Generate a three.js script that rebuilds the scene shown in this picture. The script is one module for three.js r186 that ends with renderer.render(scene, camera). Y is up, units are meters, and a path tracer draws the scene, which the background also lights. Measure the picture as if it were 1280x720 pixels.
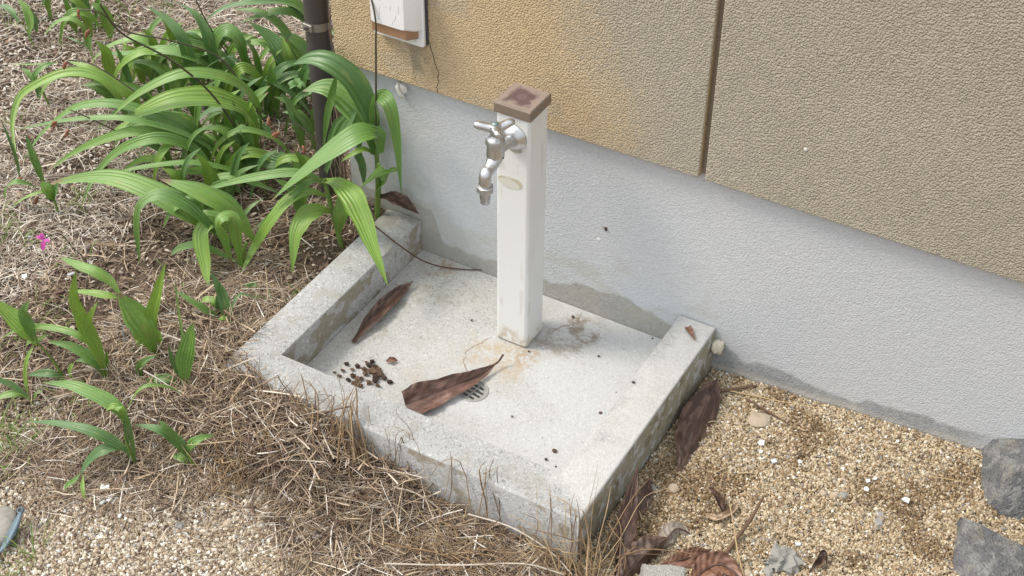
import * as THREE from 'three';
import { RoundedBoxGeometry } from 'three/addons/geometries/RoundedBoxGeometry.js';
import { mergeGeometries, toCreasedNormals, mergeVertices } from 'three/addons/utils/BufferGeometryUtils.js';

// ---------------------------------------------------------------- camera, sky, sun, exposure
const scene = new THREE.Scene();
const camera = new THREE.PerspectiveCamera(22.284, 1024 / 576, 0.05, 400);
camera.position.set(0.7372, 2.0093, 2.0595);
camera.rotation.order = 'YXZ';
camera.rotation.set(-0.7003, 0.5171, 0.0082);
camera.updateMatrixWorld();

const SUN = new THREE.Vector3(-0.60, 0.76, 0.27).normalize();
{ // overcast sky: pale cloud, brighter towards the veiled sun
  const w = 256, h = 128, d = new Float32Array(w * h * 4);
  for (let j = 0; j < h; j++) for (let i = 0; i < w; i++) {
    const el = (0.5 - (j + 0.5) / h) * -Math.PI, az = ((i + 0.5) / w - 0.5) * 2 * Math.PI;
    const v = new THREE.Vector3(Math.cos(el) * Math.cos(az), Math.sin(el), Math.cos(el) * Math.sin(az));
    const c = Math.max(0, v.dot(SUN)), up = Math.max(0, v.y);
    let L = 0.42 + 0.36 * up + 1.0 * Math.pow(c, 6);
    if (v.y < 0) L = 0.25;
    const k = (j * w + i) * 4;
    d[k] = L * 0.97; d[k + 1] = L; d[k + 2] = L * 1.05; d[k + 3] = 1;
  }
  const t = new THREE.DataTexture(d, w, h, THREE.RGBAFormat, THREE.FloatType);
  t.mapping = THREE.EquirectangularReflectionMapping;
  t.magFilter = t.minFilter = THREE.LinearFilter; t.needsUpdate = true;
  scene.background = t; scene.environment = t;
}
const sun = new THREE.DirectionalLight(0xfff3e2, 1.5);
sun.position.copy(SUN).multiplyScalar(8); sun.target.position.set(-0.5, 0, 0.2);
sun.castShadow = true; sun.shadow.radius = 28; sun.shadow.mapSize.set(2048, 2048);
sun.shadow.camera.left = -4; sun.shadow.camera.right = 4; sun.shadow.camera.top = 4; sun.shadow.camera.bottom = -4; sun.shadow.camera.far = 20;
scene.add(sun, sun.target);

const renderer = new THREE.WebGLRenderer({ antialias: true });
renderer.setSize(1024, 576);
renderer.toneMapping = THREE.LinearToneMapping;
renderer.toneMappingExposure = 1.8;
renderer.shadowMap.enabled = true;

const PLANTS = [
{"label":"broad-leaved orchid plant growing against the grey foundation beside the downpipe","stem":[[-0.752,0.105,0.03],[-0.739,0.204,0.035],[-0.736,0.29,0.04]],"r":0.006,"leaves":[[0.0495,0,[[-0.737,0.275,0.04],[-0.74,0.36,0.045],[-0.76,0.441,0.06],[-0.804,0.487,0.075],[-0.852,0.487,0.08],[-0.894,0.464,0.085]]],[0.0602,-0.1,[[-0.739,0.275,0.04],[-0.752,0.337,0.04],[-0.798,0.379,0.035],[-0.852,0.399,0.04],[-0.897,0.386,0.06]]],[0.0332,0.3,[[-0.737,0.275,0.04],[-0.728,0.367,0.05],[-0.702,0.437,0.065],[-0.669,0.445,0.08],[-0.651,0.365,0.085],[-0.65,0.223,0.08]]],[0.0649,0.3,[[-0.727,0.279,0.04],[-0.717,0.345,0.06],[-0.739,0.353,0.1],[-0.783,0.317,0.14],[-0.839,0.26,0.18],[-0.888,0.204,0.21]]],[0.0494,0.3,[[-0.742,0.18,0.035],[-0.7,0.242,0.05],[-0.697,0.268,0.07],[-0.726,0.239,0.08],[-0.77,0.186,0.08]]],[0.0217,0.6,[[-0.883,0.218,0.03],[-0.848,0.326,0.05],[-0.822,0.398,0.06],[-0.805,0.462,0.06]]],[0.0494,0.5,[[-0.863,0.189,0.05],[-0.823,0.281,0.06],[-0.794,0.341,0.06],[-0.77,0.376,0.05]]],[0.0147,0,[[-0.737,0.271,0.04],[-0.752,0.292,0.06],[-0.768,0.286,0.08],[-0.791,0.266,0.09]]],[0.0223,0.4,[[-0.773,0.18,0.04],[-0.769,0.234,0.05],[-0.776,0.267,0.05],[-0.757,0.314,0.05]]]],"stalks":[[0.0015,[[-0.736,0.29,0.04],[-0.713,0.434,0.06],[-0.699,0.553,0.07],[-0.696,0.619,0.07],[-0.718,0.687,0.06]]]]},
{"label":"orchid plant with one drooping leaf hanging over the basin rim","stem":[[-0.775,0.078,0.129],[-0.8,0.16,0.122],[-0.816,0.23,0.118]],"r":0.0055,"leaves":[[0.0166,0,[[-0.811,0.219,0.124],[-0.822,0.244,0.151],[-0.863,0.201,0.184],[-0.907,0.15,0.202],[-0.943,0.11,0.214]]],[0.0333,0,[[-0.802,0.198,0.131],[-0.824,0.214,0.152],[-0.849,0.211,0.179],[-0.879,0.17,0.216],[-0.904,0.11,0.259],[-0.904,0.075,0.313]]],[0.0463,0.1,[[-0.795,0.158,0.129],[-0.808,0.174,0.152],[-0.821,0.172,0.181],[-0.826,0.151,0.211],[-0.812,0.08,0.258]]],[0.0487,0.1,[[-0.822,0.22,0.112],[-0.761,0.25,0.14],[-0.715,0.245,0.159],[-0.687,0.225,0.174],[-0.644,0.185,0.201],[-0.585,0.125,0.237]]],[0.0334,0.2,[[-0.783,0.109,0.125],[-0.775,0.159,0.125],[-0.768,0.201,0.113],[-0.756,0.242,0.108]]],[0.0221,0,[[-0.814,0.229,0.122],[-0.842,0.254,0.149],[-0.9,0.25,0.181],[-0.983,0.22,0.213],[-1.083,0.17,0.245]]],[0.024,0.009467688776614053,[[-0.888,0.073,0.116],[-0.892,0.131,0.118],[-0.901,0.187,0.133],[-0.925,0.209,0.147]]],[0.0199,-0.027901975192471146,[[-0.937,0.072,0.033],[-0.937,0.133,0.032],[-0.935,0.194,0.043],[-0.946,0.217,0.05]]],[0.0254,-0.1804062357104691,[[-0.907,0.074,0.081],[-0.906,0.14,0.082],[-0.903,0.206,0.093],[-0.913,0.232,0.1]]]],"stalks":[]},
{"label":"orchid plant with arching leaves spilling onto straw beside the basin corner","stem":[[-0.923,0.07,0.29],[-0.915,0.105,0.283],[-0.903,0.14,0.281]],"r":0.005,"leaves":[[0.051,0,[[-0.914,0.12,0.249],[-0.929,0.17,0.264],[-0.957,0.22,0.284],[-1.008,0.25,0.305],[-1.077,0.26,0.319]]],[0.0363,0,[[-0.944,0.11,0.283],[-0.974,0.17,0.306],[-1.014,0.22,0.324],[-1.06,0.24,0.344],[-1.093,0.22,0.364],[-1.108,0.17,0.375],[-1.103,0.075,0.394]]],[0.0404,0.2,[[-0.959,0.11,0.277],[-0.974,0.17,0.296],[-0.983,0.16,0.318],[-0.957,0.11,0.352],[-0.927,0.075,0.384]]],[0.0204,0,[[-0.92,0.09,0.296],[-0.964,0.11,0.31],[-1.006,0.12,0.322],[-1.038,0.11,0.344],[-1.046,0.1,0.359]]],[0.0325,0.2,[[-0.914,0.08,0.296],[-0.916,0.15,0.295],[-0.919,0.21,0.3],[-0.93,0.21,0.318],[-0.928,0.16,0.316],[-0.922,0.08,0.31]]],[0.0371,0.2,[[-0.937,0.12,0.263],[-0.976,0.16,0.273],[-1.007,0.17,0.284],[-1.041,0.16,0.283]]],[0.0093,0,[[-0.941,0.12,0.265],[-0.936,0.17,0.242],[-0.924,0.19,0.225],[-0.911,0.2,0.201]]],[0.0255,0.33076836888152467,[[-1.065,0.07,0.231],[-1.051,0.133,0.224],[-1.024,0.196,0.221],[-1.0,0.221,0.209]]],[0.0148,0.33193033116125564,[[-1.063,0.07,0.165],[-1.064,0.141,0.167],[-1.069,0.212,0.185],[-1.095,0.241,0.202]]],[0.0277,-0.1550945067377762,[[-1.034,0.07,0.268],[-1.026,0.164,0.275],[-1.041,0.195,0.287],[-1.077,0.17,0.297],[-1.106,0.114,0.311]]],[0.0262,0.07839686067236884,[[-1.077,0.07,0.225],[-1.081,0.118,0.227],[-1.092,0.166,0.243],[-1.12,0.186,0.261]]],[0.0215,-0.04233437686267166,[[-1.076,0.07,0.185],[-1.072,0.149,0.184],[-1.066,0.228,0.198],[-1.078,0.259,0.208]]]],"stalks":[]},
{"label":"large orchid clump with long leaves arching far over the dry straw","stem":[[-1.121,0.07,0.008],[-1.117,0.12,-0.002],[-1.113,0.18,-0.013]],"r":0.0073,"leaves":[[0.0265,0,[[-1.102,0.15,-0.034],[-1.088,0.25,-0.015],[-1.107,0.33,0.034],[-1.174,0.36,0.093],[-1.255,0.32,0.147],[-1.352,0.23,0.167],[-1.426,0.15,0.183]]],[0.0616,0.1,[[-1.101,0.15,-0.016],[-1.11,0.23,-0.001],[-1.145,0.28,0.05],[-1.208,0.29,0.106],[-1.273,0.26,0.141],[-1.341,0.22,0.151]]],[0.0509,0.1,[[-1.163,0.09,0.066],[-1.182,0.16,0.085],[-1.203,0.21,0.103],[-1.249,0.24,0.121],[-1.327,0.24,0.141]]],[0.0174,0,[[-1.113,0.11,0.068],[-1.153,0.19,0.1],[-1.217,0.23,0.135],[-1.288,0.25,0.172],[-1.371,0.24,0.196],[-1.471,0.21,0.224],[-1.591,0.16,0.249]]],[0.0236,0,[[-1.187,0.13,0.056],[-1.227,0.2,0.089],[-1.275,0.24,0.118],[-1.354,0.26,0.159],[-1.427,0.24,0.178],[-1.483,0.2,0.192],[-1.543,0.14,0.209],[-1.573,0.075,0.264]]],[0.0252,0,[[-1.163,0.11,0.062],[-1.186,0.17,0.104],[-1.223,0.21,0.133],[-1.282,0.22,0.174],[-1.356,0.19,0.206],[-1.433,0.14,0.231],[-1.5,0.08,0.265]]],[0.0271,0,[[-1.127,0.08,0.099],[-1.139,0.14,0.108],[-1.176,0.19,0.121],[-1.217,0.22,0.164],[-1.259,0.21,0.19],[-1.316,0.17,0.212],[-1.351,0.12,0.249],[-1.338,0.073,0.324]]],[0.0504,0,[[-0.987,0.08,0.233],[-1.017,0.12,0.263],[-1.054,0.16,0.281],[-1.123,0.19,0.294],[-1.211,0.2,0.302],[-1.304,0.18,0.318],[-1.405,0.14,0.347]]],[0.0193,0,[[-1.05,0.1,0.051],[-1.078,0.15,0.106],[-1.136,0.18,0.158],[-1.229,0.17,0.213],[-1.335,0.13,0.262]]],[0.0232,0.2,[[-1.174,0.11,0.104],[-1.19,0.16,0.107],[-1.203,0.2,0.143],[-1.21,0.19,0.176],[-1.215,0.16,0.192],[-1.22,0.12,0.207]]],[0.0311,0.1,[[-1.079,0.08,0.088],[-1.101,0.12,0.109],[-1.124,0.15,0.143],[-1.148,0.16,0.167],[-1.177,0.16,0.174]]],[0.0231,0,[[-0.985,0.09,0.059],[-1.009,0.13,0.099],[-1.046,0.16,0.131],[-1.092,0.15,0.148],[-1.132,0.12,0.159]]],[0.0371,0.2,[[-1.103,0.11,0.052],[-1.06,0.15,0.05],[-1.002,0.16,0.046],[-0.957,0.141,0.031]]],[0.0196,0.2,[[-1.136,0.09,0.014],[-1.14,0.17,0.023],[-1.137,0.24,0.033],[-1.14,0.28,0.033]]],[0.0177,0.2,[[-1.099,0.08,0.011],[-1.107,0.15,0.006],[-1.113,0.22,0.02],[-1.124,0.27,0.024]]],[0.0177,0.2,[[-1.232,0.1,0.069],[-1.222,0.16,0.054],[-1.202,0.23,0.053],[-1.202,0.27,0.032],[-1.211,0.28,0.018]]],[0.0288,-0.07436142086665232,[[-1.142,0.07,0.183],[-1.145,0.118,0.185],[-1.153,0.167,0.199],[-1.176,0.186,0.213]]],[0.0153,-0.05949022430617679,[[-1.149,0.07,0.03],[-1.15,0.149,0.038],[-1.179,0.175,0.056],[-1.228,0.154,0.075],[-1.266,0.107,0.097]]],[0.0182,0.3949614382426408,[[-1.305,0.07,0.059],[-1.309,0.13,0.059],[-1.317,0.19,0.075],[-1.346,0.214,0.093]]],[0.0215,0.18983281932835794,[[-1.233,0.07,0.13],[-1.232,0.158,0.14],[-1.265,0.187,0.16],[-1.321,0.164,0.183],[-1.366,0.111,0.208]]],[0.0166,0.36762659487267985,[[-1.077,0.07,0.027],[-1.074,0.153,0.025],[-1.066,0.236,0.038],[-1.073,0.269,0.045]]],[0.0157,0.2585771796165938,[[-1.115,0.07,0.095],[-1.089,0.159,0.09],[-1.061,0.189,0.075],[-1.037,0.165,0.05],[-1.017,0.112,0.038]]],[0.0166,-0.10990407903907118,[[-1.214,0.07,0.141],[-1.194,0.149,0.13],[-1.153,0.227,0.122],[-1.116,0.259,0.103]]],[0.0172,-0.05366822969360263,[[-1.162,0.07,0.054],[-1.165,0.168,0.066],[-1.205,0.201,0.091],[-1.273,0.174,0.119],[-1.326,0.116,0.149]]],[0.0282,-0.09484940622400914,[[-1.293,0.07,0.076],[-1.289,0.16,0.083],[-1.315,0.19,0.099],[-1.362,0.166,0.116],[-1.4,0.112,0.138]]],[0.019,-0.19206942410878292,[[-1.25,0.07,-0.008],[-1.258,0.15,0.004],[-1.303,0.176,0.031],[-1.373,0.155,0.063],[-1.428,0.107,0.095]]],[0.0211,0.05077692753138918,[[-1.145,0.07,-0.011],[-1.147,0.124,-0.011],[-1.152,0.179,0.002],[-1.171,0.2,0.014]]],[0.0199,0.2846198928496031,[[-1.189,0.07,-0.002],[-1.189,0.119,-0.004],[-1.189,0.169,0.005],[-1.2,0.188,0.012]]],[0.0198,0.14420263970233016,[[-1.132,0.07,0.099],[-1.124,0.116,0.094],[-1.106,0.161,0.091],[-1.091,0.18,0.083]]],[0.0277,-0.18012712054146074,[[-1.148,0.07,-0.006],[-1.137,0.148,-0.014],[-1.113,0.227,-0.012],[-1.097,0.258,-0.018]]],[0.0205,-0.1499871185401404,[[-1.036,0.07,0.058],[-1.01,0.148,0.052],[-0.972,0.175,0.032],[-0.933,0.156,0.003],[-0.898,0.115,-0.01]]],[0.0211,-0.12412888235145951,[[-1.149,0.07,0.042],[-1.149,0.12,0.041],[-1.15,0.17,0.05],[-1.162,0.19,0.058]]],[0.0171,-0.0814958793717916,[[-1.142,0.07,0.11],[-1.129,0.131,0.102],[-1.101,0.192,0.098],[-1.076,0.216,0.084]]],[0.02,0.059452065205033655,[[-1.25,0.07,-0.027],[-1.236,0.139,-0.038],[-1.201,0.209,-0.045],[-1.17,0.237,-0.062]]],[0.0168,0.115444505441685,[[-1.166,0.07,0.199],[-1.15,0.143,0.19],[-1.118,0.216,0.187],[-1.091,0.246,0.174]]],[0.0279,0.3890385824570754,[[-1.097,0.07,0.059],[-1.092,0.192,0.071],[-1.121,0.233,0.091],[-1.178,0.2,0.109],[-1.224,0.127,0.133]]],[0.0276,0.10976449833290752,[[-1.26,0.07,0.042],[-1.265,0.16,0.053],[-1.308,0.19,0.08],[-1.379,0.166,0.111],[-1.435,0.112,0.144]]],[0.0189,0.37515013181404516,[[-1.068,0.07,0.138],[-1.054,0.149,0.131],[-1.025,0.228,0.131],[-1.003,0.259,0.121]]],[0.0287,0.2368197427203615,[[-1.134,0.07,-0.027],[-1.132,0.188,-0.016],[-1.163,0.227,0.004],[-1.22,0.196,0.023],[-1.265,0.125,0.048]]],[0.0268,-0.038692588373509224,[[-1.089,0.07,0.041],[-1.09,0.135,0.041],[-1.091,0.199,0.055],[-1.109,0.225,0.067]]],[0.0179,-0.025012253489651887,[[-1.212,0.07,0.154],[-1.21,0.145,0.161],[-1.236,0.169,0.177],[-1.281,0.149,0.194],[-1.317,0.105,0.215]]],[0.029,0.2740975849541204,[[-1.109,0.07,0.021],[-1.114,0.131,0.023],[-1.123,0.193,0.04],[-1.152,0.218,0.058]]],[0.0264,0.2760626902205928,[[-1.165,0.07,-0.03],[-1.151,0.148,-0.04],[-1.117,0.226,-0.043],[-1.088,0.258,-0.058]]],[0.0156,0.1661715098824052,[[-1.164,0.07,0.101],[-1.122,0.193,0.091],[-1.07,0.234,0.063],[-1.021,0.201,0.019],[-0.98,0.128,-0.007]]],[0.0156,0.16425189833747167,[[-1.207,0.07,-0.06],[-1.207,0.192,-0.047],[-1.246,0.232,-0.022],[-1.316,0.2,0.003],[-1.371,0.127,0.035]]],[0.0236,0.019749826170248064,[[-1.072,0.07,0.047],[-1.061,0.193,0.054],[-1.072,0.234,0.064],[-1.105,0.201,0.068],[-1.132,0.127,0.081]]],[0.0191,-0.0039252635861510565,[[-1.053,0.07,0.086],[-1.04,0.128,0.078],[-1.011,0.186,0.072],[-0.984,0.209,0.058]]],[0.0206,0.05873524126914609,[[-1.235,0.07,-0.034],[-1.224,0.121,-0.042],[-1.2,0.173,-0.048],[-1.178,0.193,-0.06]]],[0.016,-0.16947357778022892,[[-1.185,0.07,-0.068],[-1.185,0.148,-0.061],[-1.208,0.174,-0.047],[-1.249,0.153,-0.033],[-1.28,0.106,-0.014]]],[0.0251,0.08733380486499165,[[-1.118,0.07,0.099],[-1.089,0.157,0.092],[-1.052,0.186,0.072],[-1.017,0.163,0.041],[-0.988,0.111,0.023]]],[0.0198,-0.09862326770263698,[[-1.083,0.07,0.141],[-1.068,0.12,0.132],[-1.036,0.171,0.122],[-1.001,0.191,0.103]]],[0.0293,0.14700683364220019,[[-1.196,0.07,-0.075],[-1.183,0.14,-0.085],[-1.152,0.209,-0.09],[-1.123,0.237,-0.106]]]],"stalks":[[0.0018,[[-1.098,0.09,0.01],[-1.104,0.19,0.036],[-1.142,0.31,0.07],[-1.188,0.41,0.129],[-1.242,0.49,0.196],[-1.245,0.57,0.232]]],[0.0016,[[-1.077,0.21,-0.018],[-1.164,0.35,0.0],[-1.239,0.4,0.058],[-1.317,0.43,0.113],[-1.353,0.48,0.143],[-1.389,0.48,0.156]]],[0.0013,[[-1.172,0.13,0.047],[-1.245,0.22,0.091],[-1.315,0.29,0.124],[-1.397,0.35,0.157],[-1.441,0.35,0.171]]],[0.0013,[[-1.198,0.11,0.047],[-1.303,0.17,0.141],[-1.382,0.24,0.202],[-1.413,0.26,0.22]]],[0.0014,[[-0.824,0.177,0.042],[-0.906,0.256,0.033],[-0.956,0.291,0.045],[-0.97,0.311,0.056]]]]},
{"label":"upright orchid clump with folded leaf tips in front of the pipe","stem":[[-1.268,0.07,-0.151],[-1.269,0.11,-0.159],[-1.272,0.15,-0.165]],"r":0.0076,"leaves":[[0.0369,0.1,[[-1.339,0.11,-0.158],[-1.331,0.2,-0.16],[-1.313,0.27,-0.159],[-1.286,0.3,-0.169],[-1.258,0.28,-0.172],[-1.26,0.22,-0.184],[-1.27,0.15,-0.195]]],[0.0523,0.3,[[-1.321,0.1,-0.167],[-1.314,0.15,-0.165],[-1.297,0.2,-0.167],[-1.293,0.23,-0.191]]],[0.0309,0,[[-1.341,0.08,-0.13],[-1.366,0.14,-0.128],[-1.37,0.21,-0.122],[-1.383,0.28,-0.119],[-1.424,0.31,-0.123],[-1.475,0.33,-0.12]]],[0.0268,0,[[-1.323,0.09,-0.163],[-1.328,0.19,-0.16],[-1.329,0.27,-0.15],[-1.361,0.32,-0.157],[-1.414,0.34,-0.157]]],[0.0437,0.1,[[-1.139,0.08,-0.249],[-1.159,0.17,-0.235],[-1.182,0.23,-0.232],[-1.221,0.27,-0.234],[-1.268,0.3,-0.223]]],[0.0335,0.2,[[-1.127,0.13,-0.287],[-1.153,0.21,-0.287],[-1.181,0.25,-0.277],[-1.226,0.26,-0.268]]],[0.0229,0,[[-1.15,0.21,-0.331],[-1.182,0.29,-0.315],[-1.21,0.31,-0.292],[-1.26,0.3,-0.261],[-1.315,0.27,-0.242]]],[0.0185,0,[[-1.167,0.25,-0.327],[-1.201,0.33,-0.291],[-1.268,0.34,-0.239],[-1.33,0.32,-0.217],[-1.389,0.27,-0.19]]],[0.031,0.1,[[-1.151,0.23,-0.334],[-1.181,0.31,-0.317],[-1.226,0.34,-0.28],[-1.306,0.33,-0.224]]],[0.027,0.1,[[-1.158,0.17,-0.256],[-1.186,0.24,-0.272],[-1.221,0.29,-0.266],[-1.273,0.31,-0.255],[-1.334,0.3,-0.248]]],[0.0249,0.2,[[-1.212,0.11,-0.153],[-1.204,0.16,-0.167],[-1.181,0.2,-0.183],[-1.151,0.23,-0.209],[-1.12,0.21,-0.273]]],[0.0249,0.2,[[-1.172,0.11,-0.237],[-1.168,0.19,-0.234],[-1.175,0.24,-0.237],[-1.194,0.27,-0.25]]],[0.0502,0.3,[[-1.141,0.12,-0.257],[-1.154,0.17,-0.259],[-1.173,0.22,-0.256],[-1.195,0.26,-0.257]]],[0.0378,0.2,[[-1.227,0.11,-0.204],[-1.238,0.15,-0.206],[-1.25,0.18,-0.196],[-1.267,0.19,-0.196]]],[0.0312,0.1,[[-1.342,0.12,-0.179],[-1.352,0.2,-0.147],[-1.372,0.23,-0.123],[-1.426,0.24,-0.101],[-1.497,0.22,-0.081],[-1.623,0.19,-0.065]]],[0.0247,0.2,[[-1.179,0.08,-0.186],[-1.178,0.15,-0.18],[-1.173,0.21,-0.173],[-1.175,0.24,-0.176]]],[0.0207,0.2,[[-1.093,0.09,-0.219],[-1.122,0.15,-0.194],[-1.165,0.19,-0.175],[-1.199,0.19,-0.175]]],[0.0292,0.2,[[-1.074,0.13,-0.278],[-1.104,0.19,-0.263],[-1.134,0.2,-0.243],[-1.191,0.17,-0.229]]],[0.03,0.2,[[-1.04,0.09,-0.098],[-1.043,0.16,-0.088],[-1.058,0.21,-0.086],[-1.072,0.25,-0.081]]],[0.0241,0.2,[[-1.025,0.08,-0.123],[-1.032,0.15,-0.112],[-1.048,0.19,-0.1],[-1.083,0.19,-0.087]]],[0.0249,0.2,[[-1.36,0.09,-0.062],[-1.384,0.15,-0.059],[-1.398,0.2,-0.059],[-1.423,0.23,-0.048]]],[0.0256,0.2,[[-1.447,0.08,-0.149],[-1.449,0.13,-0.16],[-1.464,0.18,-0.161],[-1.502,0.19,-0.154]]],[0.0281,0.11679383004069233,[[-1.076,0.07,-0.174],[-1.063,0.135,-0.184],[-1.028,0.199,-0.193],[-0.991,0.225,-0.214]]],[0.0305,0.12019680495034651,[[-1.269,0.07,-0.146],[-1.268,0.149,-0.15],[-1.262,0.227,-0.138],[-1.273,0.258,-0.131]]],[0.0259,-0.1254406632876443,[[-1.182,0.07,-0.34],[-1.185,0.184,-0.33],[-1.218,0.221,-0.311],[-1.274,0.191,-0.293],[-1.314,0.123,-0.267]]],[0.0261,-0.11406408922256776,[[-1.375,0.07,-0.323],[-1.386,0.158,-0.313],[-1.435,0.188,-0.286],[-1.509,0.164,-0.253],[-1.564,0.111,-0.216]]],[0.0227,0.1781698237897637,[[-1.288,0.07,-0.357],[-1.297,0.145,-0.349],[-1.333,0.17,-0.329],[-1.389,0.15,-0.305],[-1.43,0.105,-0.277]]],[0.0321,0.014881688831498596,[[-1.209,0.07,-0.393],[-1.192,0.174,-0.398],[-1.171,0.208,-0.411],[-1.155,0.18,-0.434],[-1.137,0.118,-0.44]]],[0.0204,0.023046541601609294,[[-1.112,0.07,-0.248],[-1.115,0.124,-0.25],[-1.118,0.179,-0.239],[-1.133,0.201,-0.231]]],[0.0301,-0.012123457814999017,[[-1.199,0.07,-0.298],[-1.183,0.146,-0.303],[-1.163,0.171,-0.315],[-1.145,0.151,-0.335],[-1.128,0.105,-0.342]]],[0.026,0.2715512723747063,[[-1.429,0.07,-0.216],[-1.431,0.137,-0.22],[-1.432,0.205,-0.208],[-1.451,0.232,-0.198]]],[0.0285,0.06827829922679407,[[-1.137,0.07,-0.201],[-1.128,0.149,-0.211],[-1.101,0.227,-0.211],[-1.08,0.259,-0.222]]],[0.0208,0.16027692854527587,[[-1.221,0.07,-0.239],[-1.197,0.172,-0.246],[-1.166,0.206,-0.264],[-1.137,0.179,-0.294],[-1.111,0.118,-0.307]]],[0.0171,0.2939404802076501,[[-1.271,0.07,-0.22],[-1.275,0.143,-0.223],[-1.279,0.217,-0.207],[-1.301,0.246,-0.194]]],[0.0288,-0.08161803205572098,[[-1.303,0.07,-0.086],[-1.292,0.14,-0.095],[-1.265,0.211,-0.098],[-1.245,0.239,-0.109]]],[0.0281,0.24256257025069616,[[-1.448,0.07,-0.28],[-1.426,0.156,-0.289],[-1.399,0.185,-0.306],[-1.375,0.162,-0.331],[-1.352,0.11,-0.341]]],[0.0215,0.34676947376187345,[[-1.208,0.07,-0.195],[-1.217,0.157,-0.184],[-1.258,0.186,-0.16],[-1.323,0.163,-0.132],[-1.373,0.111,-0.101]]],[0.0259,0.3891438413632245,[[-1.289,0.07,-0.029],[-1.288,0.166,-0.021],[-1.317,0.199,-0.003],[-1.369,0.173,0.016],[-1.41,0.115,0.041]]],[0.0259,0.007736891222902775,[[-1.164,0.07,-0.3],[-1.162,0.18,-0.293],[-1.181,0.217,-0.282],[-1.219,0.187,-0.274],[-1.246,0.121,-0.255]]],[0.0157,0.09295317224447991,[[-1.2,0.07,-0.194],[-1.206,0.123,-0.194],[-1.217,0.176,-0.179],[-1.243,0.197,-0.163]]],[0.0254,0.04362946507936932,[[-1.257,0.07,-0.32],[-1.264,0.126,-0.32],[-1.276,0.181,-0.305],[-1.304,0.203,-0.289]]],[0.0287,0.26811351175360393,[[-1.292,0.07,-0.128],[-1.264,0.186,-0.134],[-1.237,0.225,-0.149],[-1.218,0.194,-0.175],[-1.201,0.124,-0.184]]],[0.023,0.3313626179820733,[[-1.215,0.07,-0.165],[-1.22,0.118,-0.164],[-1.231,0.167,-0.15],[-1.257,0.186,-0.135]]],[0.0219,-0.06728155977089792,[[-1.132,0.07,-0.146],[-1.098,0.175,-0.156],[-1.046,0.209,-0.186],[-0.992,0.182,-0.231],[-0.946,0.119,-0.257]]],[0.0247,-0.07941983042158711,[[-1.158,0.07,-0.236],[-1.16,0.151,-0.229],[-1.183,0.178,-0.216],[-1.222,0.156,-0.203],[-1.25,0.108,-0.184]]],[0.0185,0.15628674357114047,[[-1.194,0.07,-0.231],[-1.197,0.155,-0.235],[-1.197,0.239,-0.218],[-1.216,0.273,-0.205]]],[0.0285,0.1990145229905892,[[-1.091,0.07,-0.166],[-1.097,0.12,-0.164],[-1.11,0.169,-0.148],[-1.139,0.189,-0.131]]],[0.0178,0.2530474812472444,[[-1.249,0.07,-0.186],[-1.248,0.191,-0.177],[-1.279,0.231,-0.158],[-1.336,0.199,-0.14],[-1.379,0.126,-0.113]]],[0.0248,-0.13160401409298914,[[-1.121,0.07,-0.259],[-1.125,0.134,-0.26],[-1.129,0.199,-0.247],[-1.148,0.224,-0.235]]],[0.0206,0.03080914486359304,[[-1.168,0.07,-0.353],[-1.172,0.14,-0.356],[-1.173,0.211,-0.344],[-1.188,0.239,-0.335]]],[0.0309,0.370066230263202,[[-1.305,0.07,-0.194],[-1.303,0.185,-0.186],[-1.333,0.224,-0.168],[-1.387,0.193,-0.151],[-1.428,0.124,-0.125]]],[0.0264,0.10836617543909705,[[-1.266,0.07,-0.224],[-1.233,0.17,-0.236],[-1.184,0.203,-0.266],[-1.132,0.177,-0.309],[-1.087,0.117,-0.333]]],[0.0167,0.35402935421987075,[[-1.271,0.07,-0.245],[-1.275,0.147,-0.249],[-1.277,0.224,-0.234],[-1.297,0.255,-0.221]]],[0.0248,0.06799071678959973,[[-1.214,0.07,-0.172],[-1.183,0.171,-0.182],[-1.139,0.205,-0.208],[-1.094,0.178,-0.247],[-1.055,0.117,-0.268]]],[0.0268,0.16405586282515788,[[-1.405,0.07,-0.258],[-1.391,0.129,-0.271],[-1.356,0.189,-0.283],[-1.319,0.212,-0.305]]],[0.0257,-0.0860626244084226,[[-1.234,0.07,-0.085],[-1.219,0.143,-0.096],[-1.185,0.215,-0.103],[-1.153,0.244,-0.12]]],[0.0167,-0.0894366634559135,[[-1.213,0.07,-0.188],[-1.205,0.122,-0.197],[-1.183,0.175,-0.201],[-1.162,0.195,-0.214]]],[0.0204,-0.12841071697899673,[[-1.245,0.07,-0.2],[-1.234,0.146,-0.211],[-1.204,0.221,-0.214],[-1.178,0.252,-0.228]]],[0.0164,-0.08402297255972407,[[-1.236,0.07,-0.203],[-1.226,0.13,-0.213],[-1.2,0.189,-0.219],[-1.175,0.213,-0.233]]],[0.0223,-0.00023276655306031513,[[-1.245,0.07,-0.2],[-1.252,0.116,-0.199],[-1.267,0.162,-0.183],[-1.298,0.181,-0.165]]],[0.0215,-0.12425368974849396,[[-1.213,0.07,-0.175],[-1.182,0.166,-0.185],[-1.137,0.198,-0.212],[-1.089,0.172,-0.252],[-1.048,0.115,-0.275]]],[0.0308,-0.11016808504527024,[[-1.429,0.07,-0.235],[-1.426,0.171,-0.231],[-1.45,0.205,-0.218],[-1.495,0.178,-0.204],[-1.527,0.117,-0.181]]]],"stalks":[[0.0014,[[-1.268,0.1,-0.218],[-1.352,0.29,-0.18],[-1.378,0.37,-0.171]]]]},
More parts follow.
